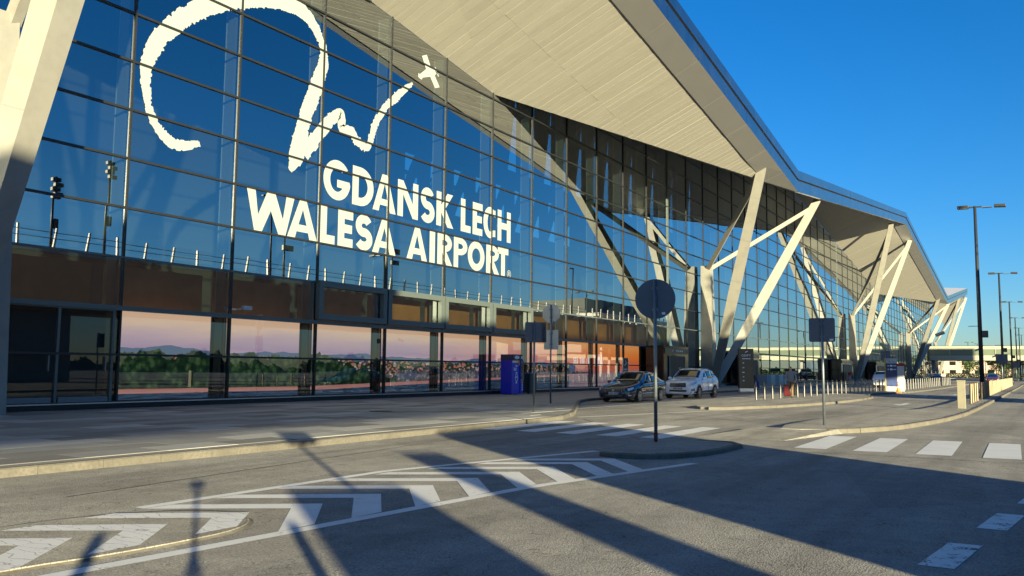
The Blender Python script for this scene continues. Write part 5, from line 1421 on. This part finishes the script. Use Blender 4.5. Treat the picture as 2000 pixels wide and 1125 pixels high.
# tripod that carries the camera
t = thing('camera_tripod', 'tripod whose thin shadow falls on the painted chevrons', 'tripod', (0, 0, 0), SUN_AZ)
cyl('centre_column', (-.06, 0, .75), (-.06, 0, 1.42), .022, 'black', t); box('head', (-.09, 0, 1.45), (.08, .07, .07), 'black', t, .01); box('phone', (-.075, 0, 1.55), (.03, .19, .10), 'black', t, .008)
for k in range(3):
    a = k * 2.094 + 1.05; cyl('leg', (-.06, 0, 1.02), (-.06 + .42 * math.cos(a), .42 * math.sin(a), .0), .017, 'black', t, .012)
def panel(name, label, cat, along, lat, w, h, z0=0.):
    t = thing(name, label, cat, spot(along, lat), rz_s)
    box('board', (0, 0, z0 + (h - z0) / 2 + (.12 if z0 == 0 else 0)), (.18, w, h - z0 - (.24 if z0 == 0 else 0)), 'galv', t, .02)
    if z0 == 0: box('foot', (0, 0, .06), (.3, w * .9, .12), 'concrete', t); box('header', (0, 0, h - .06), (.2, w, .12), 'lamp_paint', t)
    else: cyl('pole', (0, 0, 0), (0, 0, z0 + .1), .045, 'galv', t)
    return t
panel('shadow_panel', 'wide panel added behind the viewer to cast the left block of shadow on the road', 'panel', -6.8, -1.80, 1.48, 2.30)  # unseen panel added to cast the left shadow block
panel('shadow_column', 'slim column added behind the viewer to cast the middle band of shadow', 'panel', -8.1, -3.80, .74, 3.0)  # unseen column added to cast the middle shadow band
panel('road_sign', 'small rectangular sign whose shadow falls across the left kerb', 'sign', -3.0, -1.88, .62, 2.98, 2.6)
for lat, lab in ((.8, 'short post casting the leftmost post shadow on the chevrons'), (-.9, 'short post casting the post shadow beside the tripod shadow')):
    t = thing('short_post', lab, 'post', spot(-.6, lat), 0, 'short posts beside the tripod'); cyl('shaft', (0, 0, 0), (0, 0, 1.16), .055, 'galv', t); cyl('cap', (0, 0, 1.16), (0, 0, 1.21), .06, 'black', t)
# unseen minibus added to cast the wide foreground shadow
t = thing('minibus', 'white minibus added behind the viewer to cast the widest shadow on the road', 'minibus', (4.6, -7.6, 0), 0)
L_, Wd, Hh = 6.3, 2.2, 3.1
pr = [(-L_ / 2, .35), (-L_ / 2, Hh - .15), (-L_ / 2 + .2, Hh), (L_ / 2 - 1.1, Hh), (L_ / 2 - .45, 1.5), (L_ / 2, 1.1), (L_ / 2, .35)]
n = len(pr); v = [(x, -Wd / 2, z) for x, z in pr] + [(x, Wd / 2, z) for x, z in pr]
mk('body', v, [tuple(range(n)), tuple(range(2 * n - 1, n - 1, -1))] + [((i + 1) % n, i, n + i, n + (i + 1) % n) for i in range(n)], 'car_white', t)
for s_ in (1, -1):
    for k in range(4): box('side_window', (-2.4 + k * 1.25, s_ * (Wd / 2 + .01), 2.1), (1.1, .02, .75), 'car_glass', t)
    for x in (1.9, -1.8): wheel(t, x, s_ * (Wd / 2 - .13), .38, s_, 5, .24)
